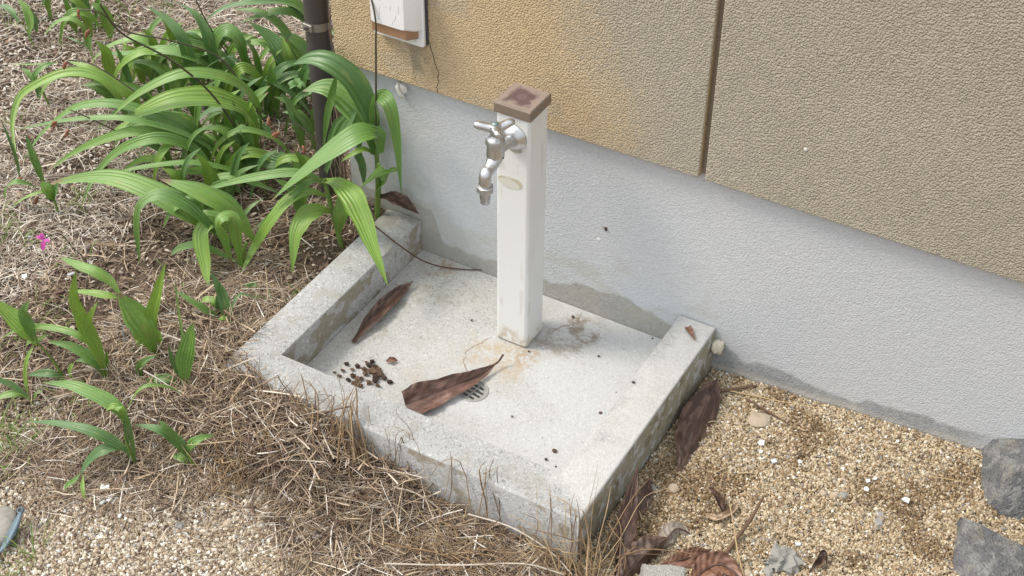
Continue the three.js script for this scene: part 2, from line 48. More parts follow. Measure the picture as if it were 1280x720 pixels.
{"label":"bluish green orchid plant with a very long curling leaf in the open straw","stem":[[-1.45,0.07,-0.005],[-1.454,0.1,-0.009],[-1.46,0.13,-0.011]],"r":0.0057,"leaves":[[0.0375,0.1,[[-1.453,0.08,-0.025],[-1.47,0.14,-0.019],[-1.515,0.18,0.005],[-1.563,0.21,0.017],[-1.624,0.21,0.015]]],[0.0249,0,[[-1.449,0.08,-0.007],[-1.476,0.15,0.015],[-1.518,0.2,0.024],[-1.581,0.21,0.051],[-1.65,0.18,0.096],[-1.683,0.15,0.125],[-1.67,0.11,0.175],[-1.6,0.073,0.24]]],[0.0166,0,[[-1.496,0.11,-0.025],[-1.538,0.19,0.017],[-1.594,0.2,0.048],[-1.644,0.17,0.074],[-1.647,0.14,0.105]]],[0.0273,0.1,[[-1.412,0.08,-0.049],[-1.448,0.12,-0.052],[-1.479,0.15,-0.035],[-1.533,0.17,0.001],[-1.59,0.16,0.028]]],[0.0413,0.2,[[-1.553,0.08,-0.17],[-1.566,0.14,-0.178],[-1.589,0.18,-0.183],[-1.616,0.17,-0.177],[-1.619,0.14,-0.155]]],[0.0358,0.2,[[-1.497,0.08,-0.019],[-1.535,0.12,-0.016],[-1.556,0.15,0.002],[-1.583,0.16,0.016]]],[0.0167,0.2,[[-1.477,0.09,-0.032],[-1.506,0.17,-0.051],[-1.517,0.21,-0.052],[-1.529,0.25,-0.05]]],[0.03,0.2,[[-1.5,0.08,-0.138],[-1.526,0.13,-0.136],[-1.551,0.16,-0.114],[-1.597,0.18,-0.1]]],[0.0253,0.2,[[-1.388,0.08,-0.122],[-1.429,0.15,-0.114],[-1.461,0.19,-0.094],[-1.506,0.19,-0.084],[-1.551,0.16,-0.072]]],[0.024,0.13721052183148436,[[-1.499,0.07,-0.242],[-1.464,0.159,-0.258],[-1.41,0.189,-0.292],[-1.351,0.165,-0.338],[-1.301,0.112,-0.363]]],[0.0289,-0.06733546973173987,[[-1.356,0.07,-0.038],[-1.353,0.152,-0.043],[-1.346,0.233,-0.031],[-1.358,0.266,-0.022]]],[0.0224,-0.026608558189304937,[[-1.49,0.07,-0.196],[-1.49,0.152,-0.203],[-1.486,0.234,-0.191],[-1.5,0.267,-0.182]]],[0.0312,0.34559317791114347,[[-1.576,0.07,-0.058],[-1.574,0.144,-0.064],[-1.57,0.218,-0.053],[-1.585,0.248,-0.043]]],[0.0275,0.39801670289518326,[[-1.549,0.07,-0.18],[-1.535,0.141,-0.195],[-1.5,0.212,-0.204],[-1.469,0.24,-0.223]]],[0.016,-0.18969921744205384,[[-1.538,0.07,-0.206],[-1.505,0.17,-0.22],[-1.463,0.204,-0.246],[-1.422,0.177,-0.283],[-1.387,0.117,-0.3]]],[0.0289,0.1975735762966681,[[-1.523,0.07,-0.196],[-1.529,0.159,-0.188],[-1.572,0.189,-0.164],[-1.641,0.165,-0.134],[-1.693,0.112,-0.1]]],[0.0198,0.17661439442915128,[[-1.591,0.07,-0.161],[-1.574,0.152,-0.179],[-1.531,0.233,-0.19],[-1.493,0.266,-0.212]]],[0.0319,0.3602062210192521,[[-1.561,0.07,-0.145],[-1.563,0.121,-0.148],[-1.568,0.172,-0.138],[-1.588,0.192,-0.126]]],[0.028,0.3917906461656003,[[-1.423,0.07,-0.126],[-1.396,0.175,-0.134],[-1.37,0.21,-0.15],[-1.351,0.182,-0.174],[-1.334,0.119,-0.182]]],[0.0254,0.28156366342084466,[[-1.504,0.07,-0.143],[-1.503,0.148,-0.149],[-1.498,0.226,-0.138],[-1.512,0.258,-0.129]]],[0.0277,0.25680103870113463,[[-1.592,0.07,-0.142],[-1.564,0.139,-0.156],[-1.523,0.162,-0.181],[-1.481,0.144,-0.214],[-1.445,0.102,-0.232]]],[0.0201,0.3346800059806844,[[-1.597,0.07,-0.098],[-1.564,0.158,-0.112],[-1.52,0.188,-0.139],[-1.477,0.164,-0.175],[-1.441,0.111,-0.193]]],[0.0252,0.12757661932529163,[[-1.563,0.07,-0.061],[-1.524,0.183,-0.075],[-1.478,0.221,-0.102],[-1.438,0.19,-0.14],[-1.404,0.123,-0.158]]],[0.0298,-0.12971536692939098,[[-1.43,0.07,-0.116],[-1.417,0.115,-0.127],[-1.386,0.16,-0.139],[-1.354,0.178,-0.158]]],[0.0262,0.11832345366743807,[[-1.561,0.07,-0.024],[-1.515,0.195,-0.04],[-1.459,0.237,-0.072],[-1.409,0.204,-0.119],[-1.367,0.128,-0.142]]],[0.0203,0.3522566376525383,[[-1.399,0.07,-0.086],[-1.403,0.117,-0.087],[-1.412,0.164,-0.074],[-1.437,0.183,-0.06]]],[0.0271,0.27615202301136016,[[-1.562,0.07,-0.086],[-1.551,0.133,-0.097],[-1.524,0.196,-0.103],[-1.504,0.222,-0.115]]],[0.0199,0.33212859554810686,[[-1.415,0.07,-0.025],[-1.419,0.119,-0.025],[-1.429,0.168,-0.011],[-1.456,0.187,0.005]]],[0.026,0.28222295150424104,[[-1.514,0.07,-0.114],[-1.472,0.187,-0.13],[-1.418,0.226,-0.163],[-1.366,0.195,-0.208],[-1.321,0.125,-0.232]]],[0.0316,-0.05822855046975117,[[-1.861,0.07,-0.279],[-1.863,0.128,-0.287],[-1.864,0.187,-0.28],[-1.882,0.21,-0.272]]],[0.0326,0.01519745571092354,[[-1.906,0.07,-0.283],[-1.898,0.175,-0.287],[-1.915,0.21,-0.28],[-1.954,0.182,-0.27],[-1.981,0.119,-0.247]]],[0.0226,0.11334505928428729,[[-1.876,0.07,-0.191],[-1.853,0.141,-0.204],[-1.825,0.165,-0.222],[-1.801,0.146,-0.245],[-1.779,0.103,-0.253]]],[0.0171,0.3118012343300543,[[-1.793,0.07,-0.205],[-1.793,0.14,-0.204],[-1.818,0.163,-0.191],[-1.861,0.144,-0.174],[-1.893,0.102,-0.151]]],[0.031,0.1946153553344967,[[-1.836,0.07,-0.265],[-1.844,0.12,-0.268],[-1.858,0.169,-0.254],[-1.891,0.189,-0.236]]],[0.0325,0.1432411703198393,[[-1.983,0.07,-0.273],[-1.99,0.146,-0.27],[-2.034,0.171,-0.248],[-2.102,0.151,-0.216],[-2.152,0.105,-0.18]]],[0.0337,0.042381046235931585,[[-1.777,0.07,-0.271],[-1.781,0.116,-0.276],[-1.788,0.162,-0.267],[-1.81,0.18,-0.256]]],[0.0207,0.05769373656532323,[[-1.849,0.07,-0.293],[-1.837,0.152,-0.313],[-1.803,0.233,-0.322],[-1.777,0.266,-0.338]]]],"stalks":[]},
{"label":"small orchid shoot with a single pale upright blade in sunlit straw","stem":[[-1.878,0.07,-0.257],[-1.887,0.08,-0.26]],"r":0.0023,"leaves":[[0.0229,0.1,[[-1.878,0.075,-0.256],[-1.88,0.1,-0.253],[-1.886,0.14,-0.252],[-1.901,0.18,-0.256]]],[0.0115,0.1,[[-1.879,0.08,-0.255],[-1.899,0.11,-0.259],[-1.913,0.12,-0.258]]]],"stalks":[]},
{"label":"small pale orchid shoot with broken tips among sunlit straw","stem":[[-1.913,0.07,-0.144],[-1.923,0.1,-0.143],[-1.94,0.13,-0.147]],"r":0.0022,"leaves":[[0.0225,0.1,[[-1.921,0.11,-0.138],[-1.924,0.14,-0.155],[-1.943,0.17,-0.166],[-1.975,0.19,-0.172]]],[0.0227,0.2,[[-1.946,0.09,-0.187],[-1.951,0.12,-0.189],[-1.964,0.15,-0.185],[-1.984,0.16,-0.186]]],[0.0183,0,[[-1.962,0.13,-0.152],[-1.991,0.15,-0.16],[-2.03,0.15,-0.166],[-2.066,0.13,-0.157]]]],"stalks":[]},
{"label":"thin wilting orchid shoot with a short yellowish blade in bare straw","stem":[[-1.724,0.07,-0.153],[-1.736,0.095,-0.165],[-1.751,0.11,-0.171]],"r":0.0022,"leaves":[[0.0178,0.2,[[-1.737,0.11,-0.161],[-1.747,0.14,-0.168],[-1.753,0.17,-0.168]]],[0.0067,0,[[-1.749,0.11,-0.172],[-1.768,0.13,-0.157],[-1.818,0.13,-0.16]]]],"stalks":[]},
{"label":"small orchid shoot with two nodding leaves beside the straw patch","stem":[[-1.691,0.07,0.038],[-1.703,0.12,0.042],[-1.709,0.15,0.059]],"r":0.0029,"leaves":[[0.0169,0.2,[[-1.699,0.12,0.051],[-1.715,0.15,0.047],[-1.693,0.18,0.024],[-1.678,0.18,-0.002]]],[0.0127,0.1,[[-1.711,0.14,0.054],[-1.727,0.16,0.048],[-1.75,0.17,0.047]]],[0.0064,0,[[-1.678,0.18,-0.002],[-1.708,0.18,0.025],[-1.804,0.16,0.043]]],[0.015,0.2,[[-1.712,0.1,0.051],[-1.716,0.12,0.041],[-1.73,0.13,0.043]]]],"stalks":[]},
{"label":"orchid shoot with a stiff narrow leaf next to fallen pale sticks","stem":[[-1.377,0.07,0.343],[-1.379,0.11,0.345],[-1.383,0.13,0.345]],"r":0.0026,"leaves":[[0.0308,0.2,[[-1.379,0.11,0.345],[-1.381,0.14,0.353],[-1.398,0.16,0.354]]],[0.0175,0.2,[[-1.445,0.1,0.307],[-1.453,0.15,0.309],[-1.465,0.19,0.305],[-1.476,0.22,0.299]]],[0.0231,0.2,[[-1.379,0.11,0.345],[-1.366,0.14,0.345],[-1.36,0.16,0.339]]],[0.0154,0,[[-1.43,0.11,0.335],[-1.435,0.14,0.358],[-1.45,0.15,0.376],[-1.486,0.12,0.376],[-1.491,0.09,0.387]]],[0.0097,0,[[-1.394,0.12,0.336],[-1.4,0.13,0.355],[-1.428,0.12,0.383],[-1.46,0.09,0.402]]],[0.0079,0.2,[[-1.543,0.07,0.292],[-1.544,0.11,0.286],[-1.553,0.17,0.284],[-1.569,0.22,0.281]]]],"stalks":[]},
{"label":"sturdy orchid plant with a tall pale upright leaf in gravelly soil","stem":[[-0.927,0.054,0.683],[-0.925,0.083,0.686],[-0.929,0.113,0.687]],"r":0.0038,"leaves":[[0.028,0.2,[[-0.928,0.083,0.687],[-0.929,0.151,0.695],[-0.944,0.22,0.7],[-0.95,0.279,0.702],[-0.941,0.343,0.689]]],[0.0214,0.2,[[-0.926,0.093,0.686],[-0.932,0.162,0.691],[-0.934,0.221,0.694],[-0.912,0.274,0.682]]],[0.0219,0,[[-0.928,0.082,0.691],[-0.943,0.121,0.696],[-0.982,0.148,0.707],[-1.033,0.153,0.723]]],[0.0152,0.1,[[-0.926,0.081,0.694],[-0.943,0.111,0.695],[-0.966,0.119,0.702],[-0.988,0.108,0.707]]],[0.0102,0.2,[[-0.986,0.107,0.708],[-0.992,0.095,0.715],[-0.991,0.073,0.722]]],[0.0134,0,[[-0.923,0.112,0.69],[-0.941,0.161,0.695],[-0.963,0.188,0.706],[-1.038,0.184,0.719],[-1.103,0.152,0.728],[-1.156,0.107,0.742]]],[0.0085,0.2,[[-0.932,0.075,0.68],[-0.927,0.115,0.68],[-0.925,0.146,0.677]]]],"stalks":[]},
{"label":"orchid plant with one broad dark folded leaf and a narrow spear","stem":[[-0.865,0.068,0.612],[-0.87,0.099,0.608],[-0.878,0.129,0.606]],"r":0.0039,"leaves":[[0.0567,0.25,[[-0.87,0.118,0.614],[-0.873,0.177,0.623],[-0.891,0.216,0.628],[-0.913,0.256,0.631]]],[0.0166,0,[[-0.91,0.245,0.631],[-0.925,0.253,0.645],[-0.966,0.251,0.655],[-1.023,0.231,0.654]]],[0.0232,0,[[-0.916,0.246,0.625],[-0.937,0.267,0.623],[-0.963,0.285,0.632],[-1.01,0.285,0.632],[-1.065,0.277,0.622]]],[0.0231,0.2,[[-0.87,0.098,0.611],[-0.868,0.189,0.605],[-0.844,0.27,0.594],[-0.817,0.34,0.591]]],[0.0137,0.2,[[-0.876,0.099,0.599],[-0.87,0.13,0.595],[-0.872,0.15,0.588]]],[0.0172,0.2,[[-0.898,0.089,0.604],[-0.903,0.118,0.612],[-0.919,0.128,0.609]]],[0.0103,0,[[-0.88,0.088,0.614],[-0.903,0.107,0.624],[-0.926,0.105,0.631]]],[0.0151,0.2,[[-0.862,0.079,0.664],[-0.865,0.109,0.662],[-0.854,0.131,0.657],[-0.834,0.144,0.641]]],[0.0027,0,[[-0.873,0.128,0.613],[-0.895,0.167,0.619],[-0.907,0.167,0.62]]]],"stalks":[]},
{"label":"slim orchid shoot standing in straw by the basin front corner","stem":[[-0.813,0.07,0.458],[-0.821,0.09,0.453],[-0.818,0.11,0.458]],"r":0.0032,"leaves":[[0.0174,0,[[-0.826,0.09,0.461],[-0.838,0.12,0.477],[-0.866,0.15,0.493],[-0.91,0.17,0.498]]],[0.0245,0.2,[[-0.808,0.08,0.465],[-0.817,0.12,0.457],[-0.832,0.16,0.45],[-0.853,0.2,0.448]]],[0.0158,0.2,[[-0.838,0.08,0.458],[-0.837,0.13,0.454],[-0.828,0.19,0.452]]],[0.0159,0.1,[[-0.837,0.1,0.456],[-0.848,0.13,0.455],[-0.871,0.13,0.457],[-0.892,0.1,0.457]]],[0.0123,0.1,[[-0.811,0.09,0.455],[-0.808,0.11,0.46],[-0.815,0.12,0.475],[-0.826,0.11,0.479]]],[0.0071,0,[[-0.821,0.1,0.455],[-0.82,0.13,0.411],[-0.798,0.12,0.395]]]],"stalks":[]},
{"label":"orchid shoot with a short broad pale blade among dry grass","stem":[[-0.77,0.063,0.647],[-0.77,0.083,0.645],[-0.767,0.103,0.647]],"r":0.003,"leaves":[[0.033,0.25,[[-0.767,0.092,0.65],[-0.773,0.145,0.635],[-0.765,0.197,0.62],[-0.756,0.238,0.609]]],[0.01,0.2,[[-0.773,0.093,0.646],[-0.789,0.153,0.646],[-0.794,0.193,0.645]]],[0.0168,0,[[-0.779,0.083,0.646],[-0.797,0.111,0.655],[-0.825,0.108,0.668],[-0.853,0.083,0.687]]],[0.0084,0.2,[[-0.755,0.072,0.649],[-0.772,0.103,0.646],[-0.786,0.123,0.643]]],[0.0051,0.2,[[-0.776,0.106,0.627],[-0.805,0.15,0.596],[-0.838,0.21,0.562],[-0.851,0.26,0.544]]]],"stalks":[]},
{"label":"bent orchid plant with two broad leaves at the weedy gravel edge","stem":[[-1.014,0.046,0.713],[-1.037,0.095,0.715],[-1.054,0.142,0.726]],"r":0.0027,"leaves":[[0.037,0.1,[[-1.052,0.141,0.729],[-1.07,0.171,0.731],[-1.103,0.2,0.735],[-1.132,0.229,0.738]]],[0.0234,0.2,[[-1.053,0.141,0.73],[-1.061,0.181,0.729],[-1.067,0.211,0.729],[-1.051,0.245,0.718]]],[0.012,0.2,[[-1.057,0.142,0.728],[-1.061,0.114,0.753],[-1.065,0.071,0.765],[-1.058,0.039,0.774]]],[0.0101,0.1,[[-1.057,0.142,0.728],[-1.045,0.153,0.724],[-1.031,0.165,0.716]]],[0.0172,0,[[-1.015,0.055,0.715],[-1.031,0.072,0.728],[-1.056,0.069,0.737],[-1.085,0.057,0.745]]],[0.0118,0.1,[[-1.049,0.14,0.732],[-1.058,0.15,0.733],[-1.07,0.138,0.741]]]],"stalks":[]},
{"label":"low orchid shoot with spreading narrow leaves beside green grass","stem":[[-1.041,0.027,0.782],[-1.045,0.037,0.781],[-1.047,0.047,0.782]],"r":0.0023,"leaves":[[0.0119,0,[[-1.051,0.047,0.78],[-1.071,0.066,0.786],[-1.096,0.083,0.798],[-1.114,0.091,0.806]]],[0.0154,0,[[-1.054,0.038,0.778],[-1.066,0.055,0.79],[-1.089,0.051,0.806],[-1.107,0.037,0.825]]],[0.0068,0,[[-1.043,0.038,0.777],[-1.039,0.05,0.769],[-1.024,0.061,0.763]]]],"stalks":[]},
{"label":"young orchid plant with long horizontal leaves and one torn brown tip","stem":[[-0.764,0.022,0.799],[-0.774,0.061,0.803],[-0.778,0.101,0.804]],"r":0.0029,"leaves":[[0.0273,0,[[-0.783,0.105,0.788],[-0.792,0.145,0.789],[-0.83,0.164,0.793],[-0.889,0.172,0.802],[-0.961,0.15,0.808]]],[0.021,0,[[-0.774,0.061,0.805],[-0.79,0.08,0.812],[-0.825,0.107,0.828],[-0.897,0.105,0.842],[-0.974,0.083,0.855]]],[0.0227,0,[[-0.779,0.061,0.804],[-0.792,0.079,0.817],[-0.81,0.075,0.837],[-0.83,0.053,0.855],[-0.837,0.032,0.874]]],[0.0129,0,[[-0.839,0.032,0.871],[-0.836,0.032,0.892],[-0.839,0.032,0.903],[-0.837,0.032,0.915]]],[0.0081,0.2,[[-0.832,0.032,0.871],[-0.811,0.032,0.895],[-0.793,0.015,0.912]]],[0.0081,0.2,[[-0.779,0.031,0.807],[-0.775,0.102,0.802],[-0.772,0.152,0.8]]],[0.0081,0.2,[[-0.765,0.031,0.804],[-0.76,0.101,0.805],[-0.76,0.162,0.8]]],[0.0143,0.2,[[-0.779,0.144,0.794],[-0.78,0.163,0.798],[-0.792,0.162,0.8]]],[0.0128,0.2,[[-0.778,0.153,0.795],[-0.796,0.163,0.798],[-0.81,0.151,0.806]]],[0.0079,0,[[-0.775,0.154,0.79],[-0.754,0.199,0.774],[-0.738,0.212,0.762],[-0.715,0.199,0.737],[-0.7,0.165,0.715]]]],"stalks":[]},
{"label":"young orchid plant with stubby leaves between gravel and dry grass","stem":[[-0.656,0.032,0.76],[-0.663,0.061,0.764],[-0.669,0.081,0.766]],"r":0.0029,"leaves":[[0.024,0,[[-0.672,0.062,0.761],[-0.686,0.1,0.767],[-0.712,0.127,0.778],[-0.764,0.125,0.788]]],[0.016,0.2,[[-0.671,0.071,0.765],[-0.69,0.11,0.769],[-0.702,0.138,0.775],[-0.714,0.149,0.774]]],[0.0176,0.1,[[-0.67,0.072,0.761],[-0.661,0.102,0.762],[-0.647,0.115,0.75],[-0.631,0.112,0.725]]],[0.0195,0.1,[[-0.671,0.043,0.758],[-0.681,0.061,0.765],[-0.704,0.059,0.773]]]],"stalks":[]}
];
const DEAD = [{"label":"narrow dark brown leaf lying along the left rim inside the basin","w":0.0363,"tw":0.15,"prof":0,"curl":0.55,"tone":0,"pts":[[-0.613,0.032,0.33],[-0.615,0.038,0.272],[-0.615,0.039,0.202],[-0.615,0.035,0.143],[-0.607,0.042,0.118]]},
{"label":"folded reddish brown leaf with torn end resting over the drain","w":0.0712,"tw":0.35,"prof":1,"curl":0.55,"tone":1,"pts":[[-0.424,0.036,0.428],[-0.392,0.041,0.382],[-0.36,0.044,0.331],[-0.34,0.039,0.28],[-0.327,0.043,0.24]]},
{"label":"big wrinkled dark brown leaf leaning on gravel against basin side","w":0.0702,"tw":0.3,"prof":0,"curl":-0.25,"tone":0,"pts":[[0.098,0.011,0.297],[0.089,0.02,0.242],[0.074,0.027,0.161],[0.068,0.032,0.096],[0.062,0.034,0.059]]},
{"label":"long brown leaf standing upright against the basin corner","w":0.045,"tw":0.5,"prof":0,"curl":0.35,"tone":0,"pts":[[0.103,0.01,0.574],[0.087,0.034,0.524],[0.069,0.052,0.468],[0.047,0.081,0.386]]},
{"label":"broad curled brown leaf beside the concrete chunk","w":0.0636,"tw":0.5,"prof":0,"curl":-0.4,"tone":0,"pts":[[0.116,0.016,0.601],[0.126,0.027,0.546],[0.138,0.038,0.509],[0.153,0.039,0.474]]},
{"label":"reddish leaf lying flat behind the concrete chunk","w":0.0332,"tw":0.1,"prof":0,"curl":0.3,"tone":2,"pts":[[0.163,0.018,0.522],[0.188,0.026,0.499],[0.21,0.03,0.477],[0.224,0.027,0.452]]},
{"label":"orange brown leaf with dark edges lying on gravel at the litter heap","w":0.0494,"tw":0.1,"prof":0,"curl":0.3,"tone":2,"pts":[[0.226,0.021,0.542],[0.235,0.03,0.499],[0.259,0.033,0.476],[0.303,0.03,0.491]]},
{"label":"grey crumpled leaf in litter between basin and gravel","w":0.0422,"tw":0.2,"prof":0,"curl":-0.5,"tone":3,"pts":[[0.143,0.014,0.492],[0.149,0.029,0.466],[0.156,0.03,0.438],[0.177,0.021,0.434]]},
{"label":"dark folded leaf wedged between basin back corner and foundation","w":0.0337,"tw":0.2,"prof":0,"curl":0.6,"tone":0,"pts":[[-0.743,0.156,0.03],[-0.702,0.17,0.035],[-0.675,0.159,0.028],[-0.654,0.136,0.016]]},
{"label":"short dark brown leaf scrap beside the tall pale leaved orchid","w":0.0213,"tw":0.1,"prof":1,"curl":0.3,"tone":0,"pts":[[-0.922,0.051,0.709],[-0.909,0.059,0.694],[-0.901,0.062,0.672]]},
{"label":"large grey brown withered leaf under the arching orchid leaves","w":0.0452,"tw":0.1,"prof":0,"curl":-0.3,"tone":3,"pts":[[-1.182,0.076,0.184],[-1.124,0.08,0.209],[-1.073,0.075,0.225]]},
{"label":"curled rusty leaf lying in dry grass near the basin","w":0.019,"tw":0.1,"prof":0,"curl":0.7,"tone":2,"pts":[[-0.646,0.064,0.701],[-0.617,0.073,0.687],[-0.59,0.074,0.663]]},
{"label":"brown leaf half buried in dry grass by the basin front","w":0.0293,"tw":0.1,"prof":0,"curl":0.3,"tone":0,"pts":[[-0.565,0.071,0.653],[-0.543,0.082,0.628],[-0.524,0.079,0.595]]},
{"label":"dark leaf scrap at the foot of the broad leaved orchid","w":0.0262,"tw":0.1,"prof":1,"curl":0.3,"tone":0,"pts":[[-0.935,0.07,0.629],[-0.904,0.072,0.64],[-0.878,0.066,0.648]]},
{"label":"small reddish leaf fragment lying on top of the basin rim","w":0.014,"tw":0.1,"prof":1,"curl":0.25,"tone":2,"pts":[[-0.019,0.115,0.035],[-0.003,0.115,0.05],[0.012,0.114,0.064]]},
{"label":"square dark leaf scrap standing in straw before the basin","w":0.025,"tw":0.4,"prof":1,"curl":0.6,"tone":0,"pts":[[-0.126,0.005,0.669],[-0.116,0.015,0.653],[-0.106,0.02,0.631]]},
{"label":"small brown curl of leaf on the basin floor","w":0.0142,"tw":0.1,"prof":0,"curl":0.6,"tone":2,"pts":[[-0.526,0.03,0.34],[-0.516,0.034,0.334],[-0.506,0.031,0.327]]},
{"label":"pale dried twisted leaf lying on bare gravel","w":0.0171,"tw":0.1,"prof":0,"curl":0.8,"tone":4,"pts":[[0.177,0.016,0.373],[0.203,0.026,0.381],[0.221,0.029,0.352],[0.221,0.025,0.326]]},
{"label":"shrivelled brown leaf tuft on gravel","w":0.02,"tw":0.2,"prof":0,"curl":0.9,"tone":0,"pts":[[0.16,0.014,0.31],[0.187,0.028,0.336],[0.203,0.028,0.354],[0.215,0.021,0.362]]},
{"label":"small dark curled leaf at the gravel edge","w":0.0192,"tw":0.2,"prof":0,"curl":0.8,"tone":0,"pts":[[0.392,0.034,0.417],[0.398,0.046,0.401],[0.401,0.048,0.379],[0.413,0.041,0.392]]},
{"label":"brown leaf slipped into the shade behind the basin right side","w":0.0261,"tw":0.2,"prof":0,"curl":0.3,"tone":0,"pts":[[0.076,0.008,0.441],[0.068,0.017,0.39],[0.056,0.021,0.347]]}];
const CHIPS = [[[0.2,0.016,0.161],0.0136],[[0.208,0.016,0.183],0.0105],[[0.239,0.019,0.198],0.0134],[[0.282,0.023,0.177],0.0104],[[0.408,0.033,0.17],0.0116],[[0.417,0.034,0.158],0.0087],[[0.412,0.033,0.19],0.0116],[[0.483,0.039,0.184],0.0129],[[0.352,0.028,0.368],0.0126],[[-0.785,0.015,0.866],0.0218],[[-0.758,0.014,0.882],0.0188],[[-0.766,0.014,0.897],0.0144],[[-0.721,0.014,0.904],0.0143],[[-0.73,0.049,0.712],0.0134],[[-0.731,0.055,0.689],0.0149],[[-0.426,0.023,0.731],0.0157],[[-0.389,0.015,0.768],0.0239],[[-0.461,0.018,0.823],0.0098],[[-0.965,0.021,0.816],0.0136],[[-1.281,0.073,0.543],0.0149],[[-1.204,0.073,0.489],0.0166],[[-0.876,0.073,0.47],0.0176],[[-0.394,0.016,0.761],0.0113],[[-0.296,0.002,0.769],0.0125]];
const PEB = [[[0.067,0.005,0.357],0.0103,0],[[0.174,0.014,0.106],0.023,1],[[0.343,0.028,0.416],0.0276,0],[[0.382,0.032,0.221],0.0087,0],[[0.368,0.03,0.224],0.0072,1],[[0.455,0.038,0.239],0.0085,0],[[0.459,0.038,0.259],0.0099,0],[[0.349,0.029,0.233],0.0072,1],[[0.321,0.026,0.391],0.0084,0],[[0.103,0.008,0.342],0.0117,1],[[0.3,0.025,0.466],0.0096,1],[[0.33,0.027,0.449],0.011,0],[[-0.072,0.003,0.628],0.007,0],[[-0.614,0.015,0.866],0.0085,0],[[-0.54,0.02,0.823],0.0085,1],[[-0.975,0.073,0.515],0.0224,1],[[-1.0,0.073,0.549],0.0143,0]];
const TWIGS = [{"label":"stout brown twig propped up on the gravel","r":0.0035,"tone":0,"pts":[[0.25,0.022,0.459],[0.255,0.033,0.415],[0.263,0.049,0.373],[0.267,0.069,0.331]]},
{"label":"short grey twig lying flat on gravel","r":0.0032,"tone":1,"pts":[[0.271,0.023,0.4],[0.293,0.026,0.386],[0.319,0.027,0.376]]},
{"label":"brown twig lying near the foundation by the basin corner","r":0.0031,"tone":0,"pts":[[0.071,0.011,0.068],[0.102,0.015,0.045],[0.131,0.014,0.018]]},
{"label":"thin brown twig slanting across gravel near foundation","r":0.0023,"tone":0,"pts":[[0.125,0.011,0.06],[0.175,0.018,0.077],[0.226,0.02,0.091]]},
{"label":"long straw stem lying along the foundation base","r":0.0013,"tone":2,"pts":[[0.079,0.013,0.059],[0.172,0.016,0.041],[0.271,0.023,0.022]]},
{"label":"thin straw stem at foot of foundation beside the rocks","r":0.0012,"tone":2,"pts":[[0.51,0.044,0.023],[0.554,0.049,0.021],[0.588,0.05,0.023]]},
{"label":"fine pale stem on gravel next to the rocks","r":0.001,"tone":2,"pts":[[0.504,0.043,0.108],[0.541,0.048,0.101],[0.576,0.05,0.094]]},
{"label":"white bleached stick lying in dry grass","r":0.003,"tone":3,"pts":[[-0.648,0.077,0.65],[-0.576,0.074,0.667],[-0.508,0.065,0.678]]},
{"label":"pale bleached stick lying between the small orchids","r":0.0025,"tone":3,"pts":[[-1.052,0.039,0.753],[-1.009,0.036,0.767],[-0.958,0.03,0.789]]},
{"label":"long weathered stem lying under the orchid leaves","r":0.0036,"tone":1,"pts":[[-1.486,0.08,0.26],[-1.41,0.082,0.212],[-1.35,0.08,0.148],[-1.289,0.075,0.112]]},
{"label":"thin brown branch arching from the plants over the basin rim","r":0.0016,"tone":4,"pts":[[-0.742,0.15,0.098],[-0.711,0.128,0.092],[-0.666,0.118,0.101],[-0.629,0.113,0.109],[-0.61,0.06,0.068],[-0.586,0.033,0.037],[-0.542,0.03,0.017],[-0.498,0.03,-0.006]]},
{"label":"dry yellow stalk rising from the litter heap","r":0.0014,"tone":2,"pts":[[0.298,0.027,0.479],[0.272,0.049,0.451],[0.248,0.077,0.421],[0.227,0.096,0.395]]},
{"label":"pale wooden stick lying beside the dark leaf scrap","r":0.0038,"tone":3,"pts":[[-0.91,0.062,0.672],[-0.879,0.067,0.654],[-0.839,0.071,0.631]]},
{"label":"brown stick lying in straw before the basin front","r":0.0032,"tone":0,"pts":[[-0.39,0.021,0.73],[-0.333,0.02,0.713],[-0.3,0.006,0.688]]},
{"label":"long pale stem crossing the straw before the basin","r":0.0015,"tone":3,"pts":[[-0.252,0.02,0.759],[-0.138,0.03,0.706],[-0.032,0.032,0.644],[0.028,0.02,0.624]]},
{"label":"arched pale stem leaning against the basin front","r":0.0014,"tone":3,"pts":[[-0.178,0.035,0.601],[-0.093,0.04,0.593],[-0.009,0.03,0.6],[0.039,0.02,0.616]]},
{"label":"thin blue grey wire standing among the orchids","r":0.0012,"tone":5,"pts":[[-0.91,0.067,0.639],[-0.931,0.092,0.622],[-0.946,0.118,0.611],[-0.954,0.139,0.603]]}];
const CLODS = [[[-0.596,0.03,0.418],0.0031],[[-0.582,0.03,0.421],0.0039],[[-0.59,0.03,0.385],0.0032],[[-0.571,0.03,0.393],0.0039],[[-0.567,0.03,0.38],0.0047],[[-0.551,0.03,0.381],0.0063],[[-0.546,0.03,0.368],0.0055],[[-0.532,0.03,0.378],0.0071],[[-0.518,0.03,0.388],0.0071],[[-0.515,0.03,0.376],0.0063],[[-0.539,0.03,0.406],0.0055],[[-0.522,0.03,0.407],0.0062],[[-0.537,0.03,0.365],0.0047],[[-0.502,0.03,0.405],0.0047],[[-0.487,0.03,0.386],0.0047],[[-0.558,0.03,0.362],0.0048],[[-0.559,0.03,0.407],0.0055],[[-0.541,0.03,0.426],0.007],[[-0.56,0.03,0.421],0.0047],[[-0.532,0.03,0.423],0.0047],[[-0.503,0.03,0.382],0.0063],[[-0.585,0.03,0.404],0.0032],[[-0.55,0.03,0.354],0.004],[[-0.525,0.03,0.366],0.0055],[[-0.419,0.03,0.346],0.0031],[[-0.54,0.03,0.391],0.0071],[[-0.514,0.03,0.397],0.0055],[[-0.546,0.03,0.41],0.0047]];
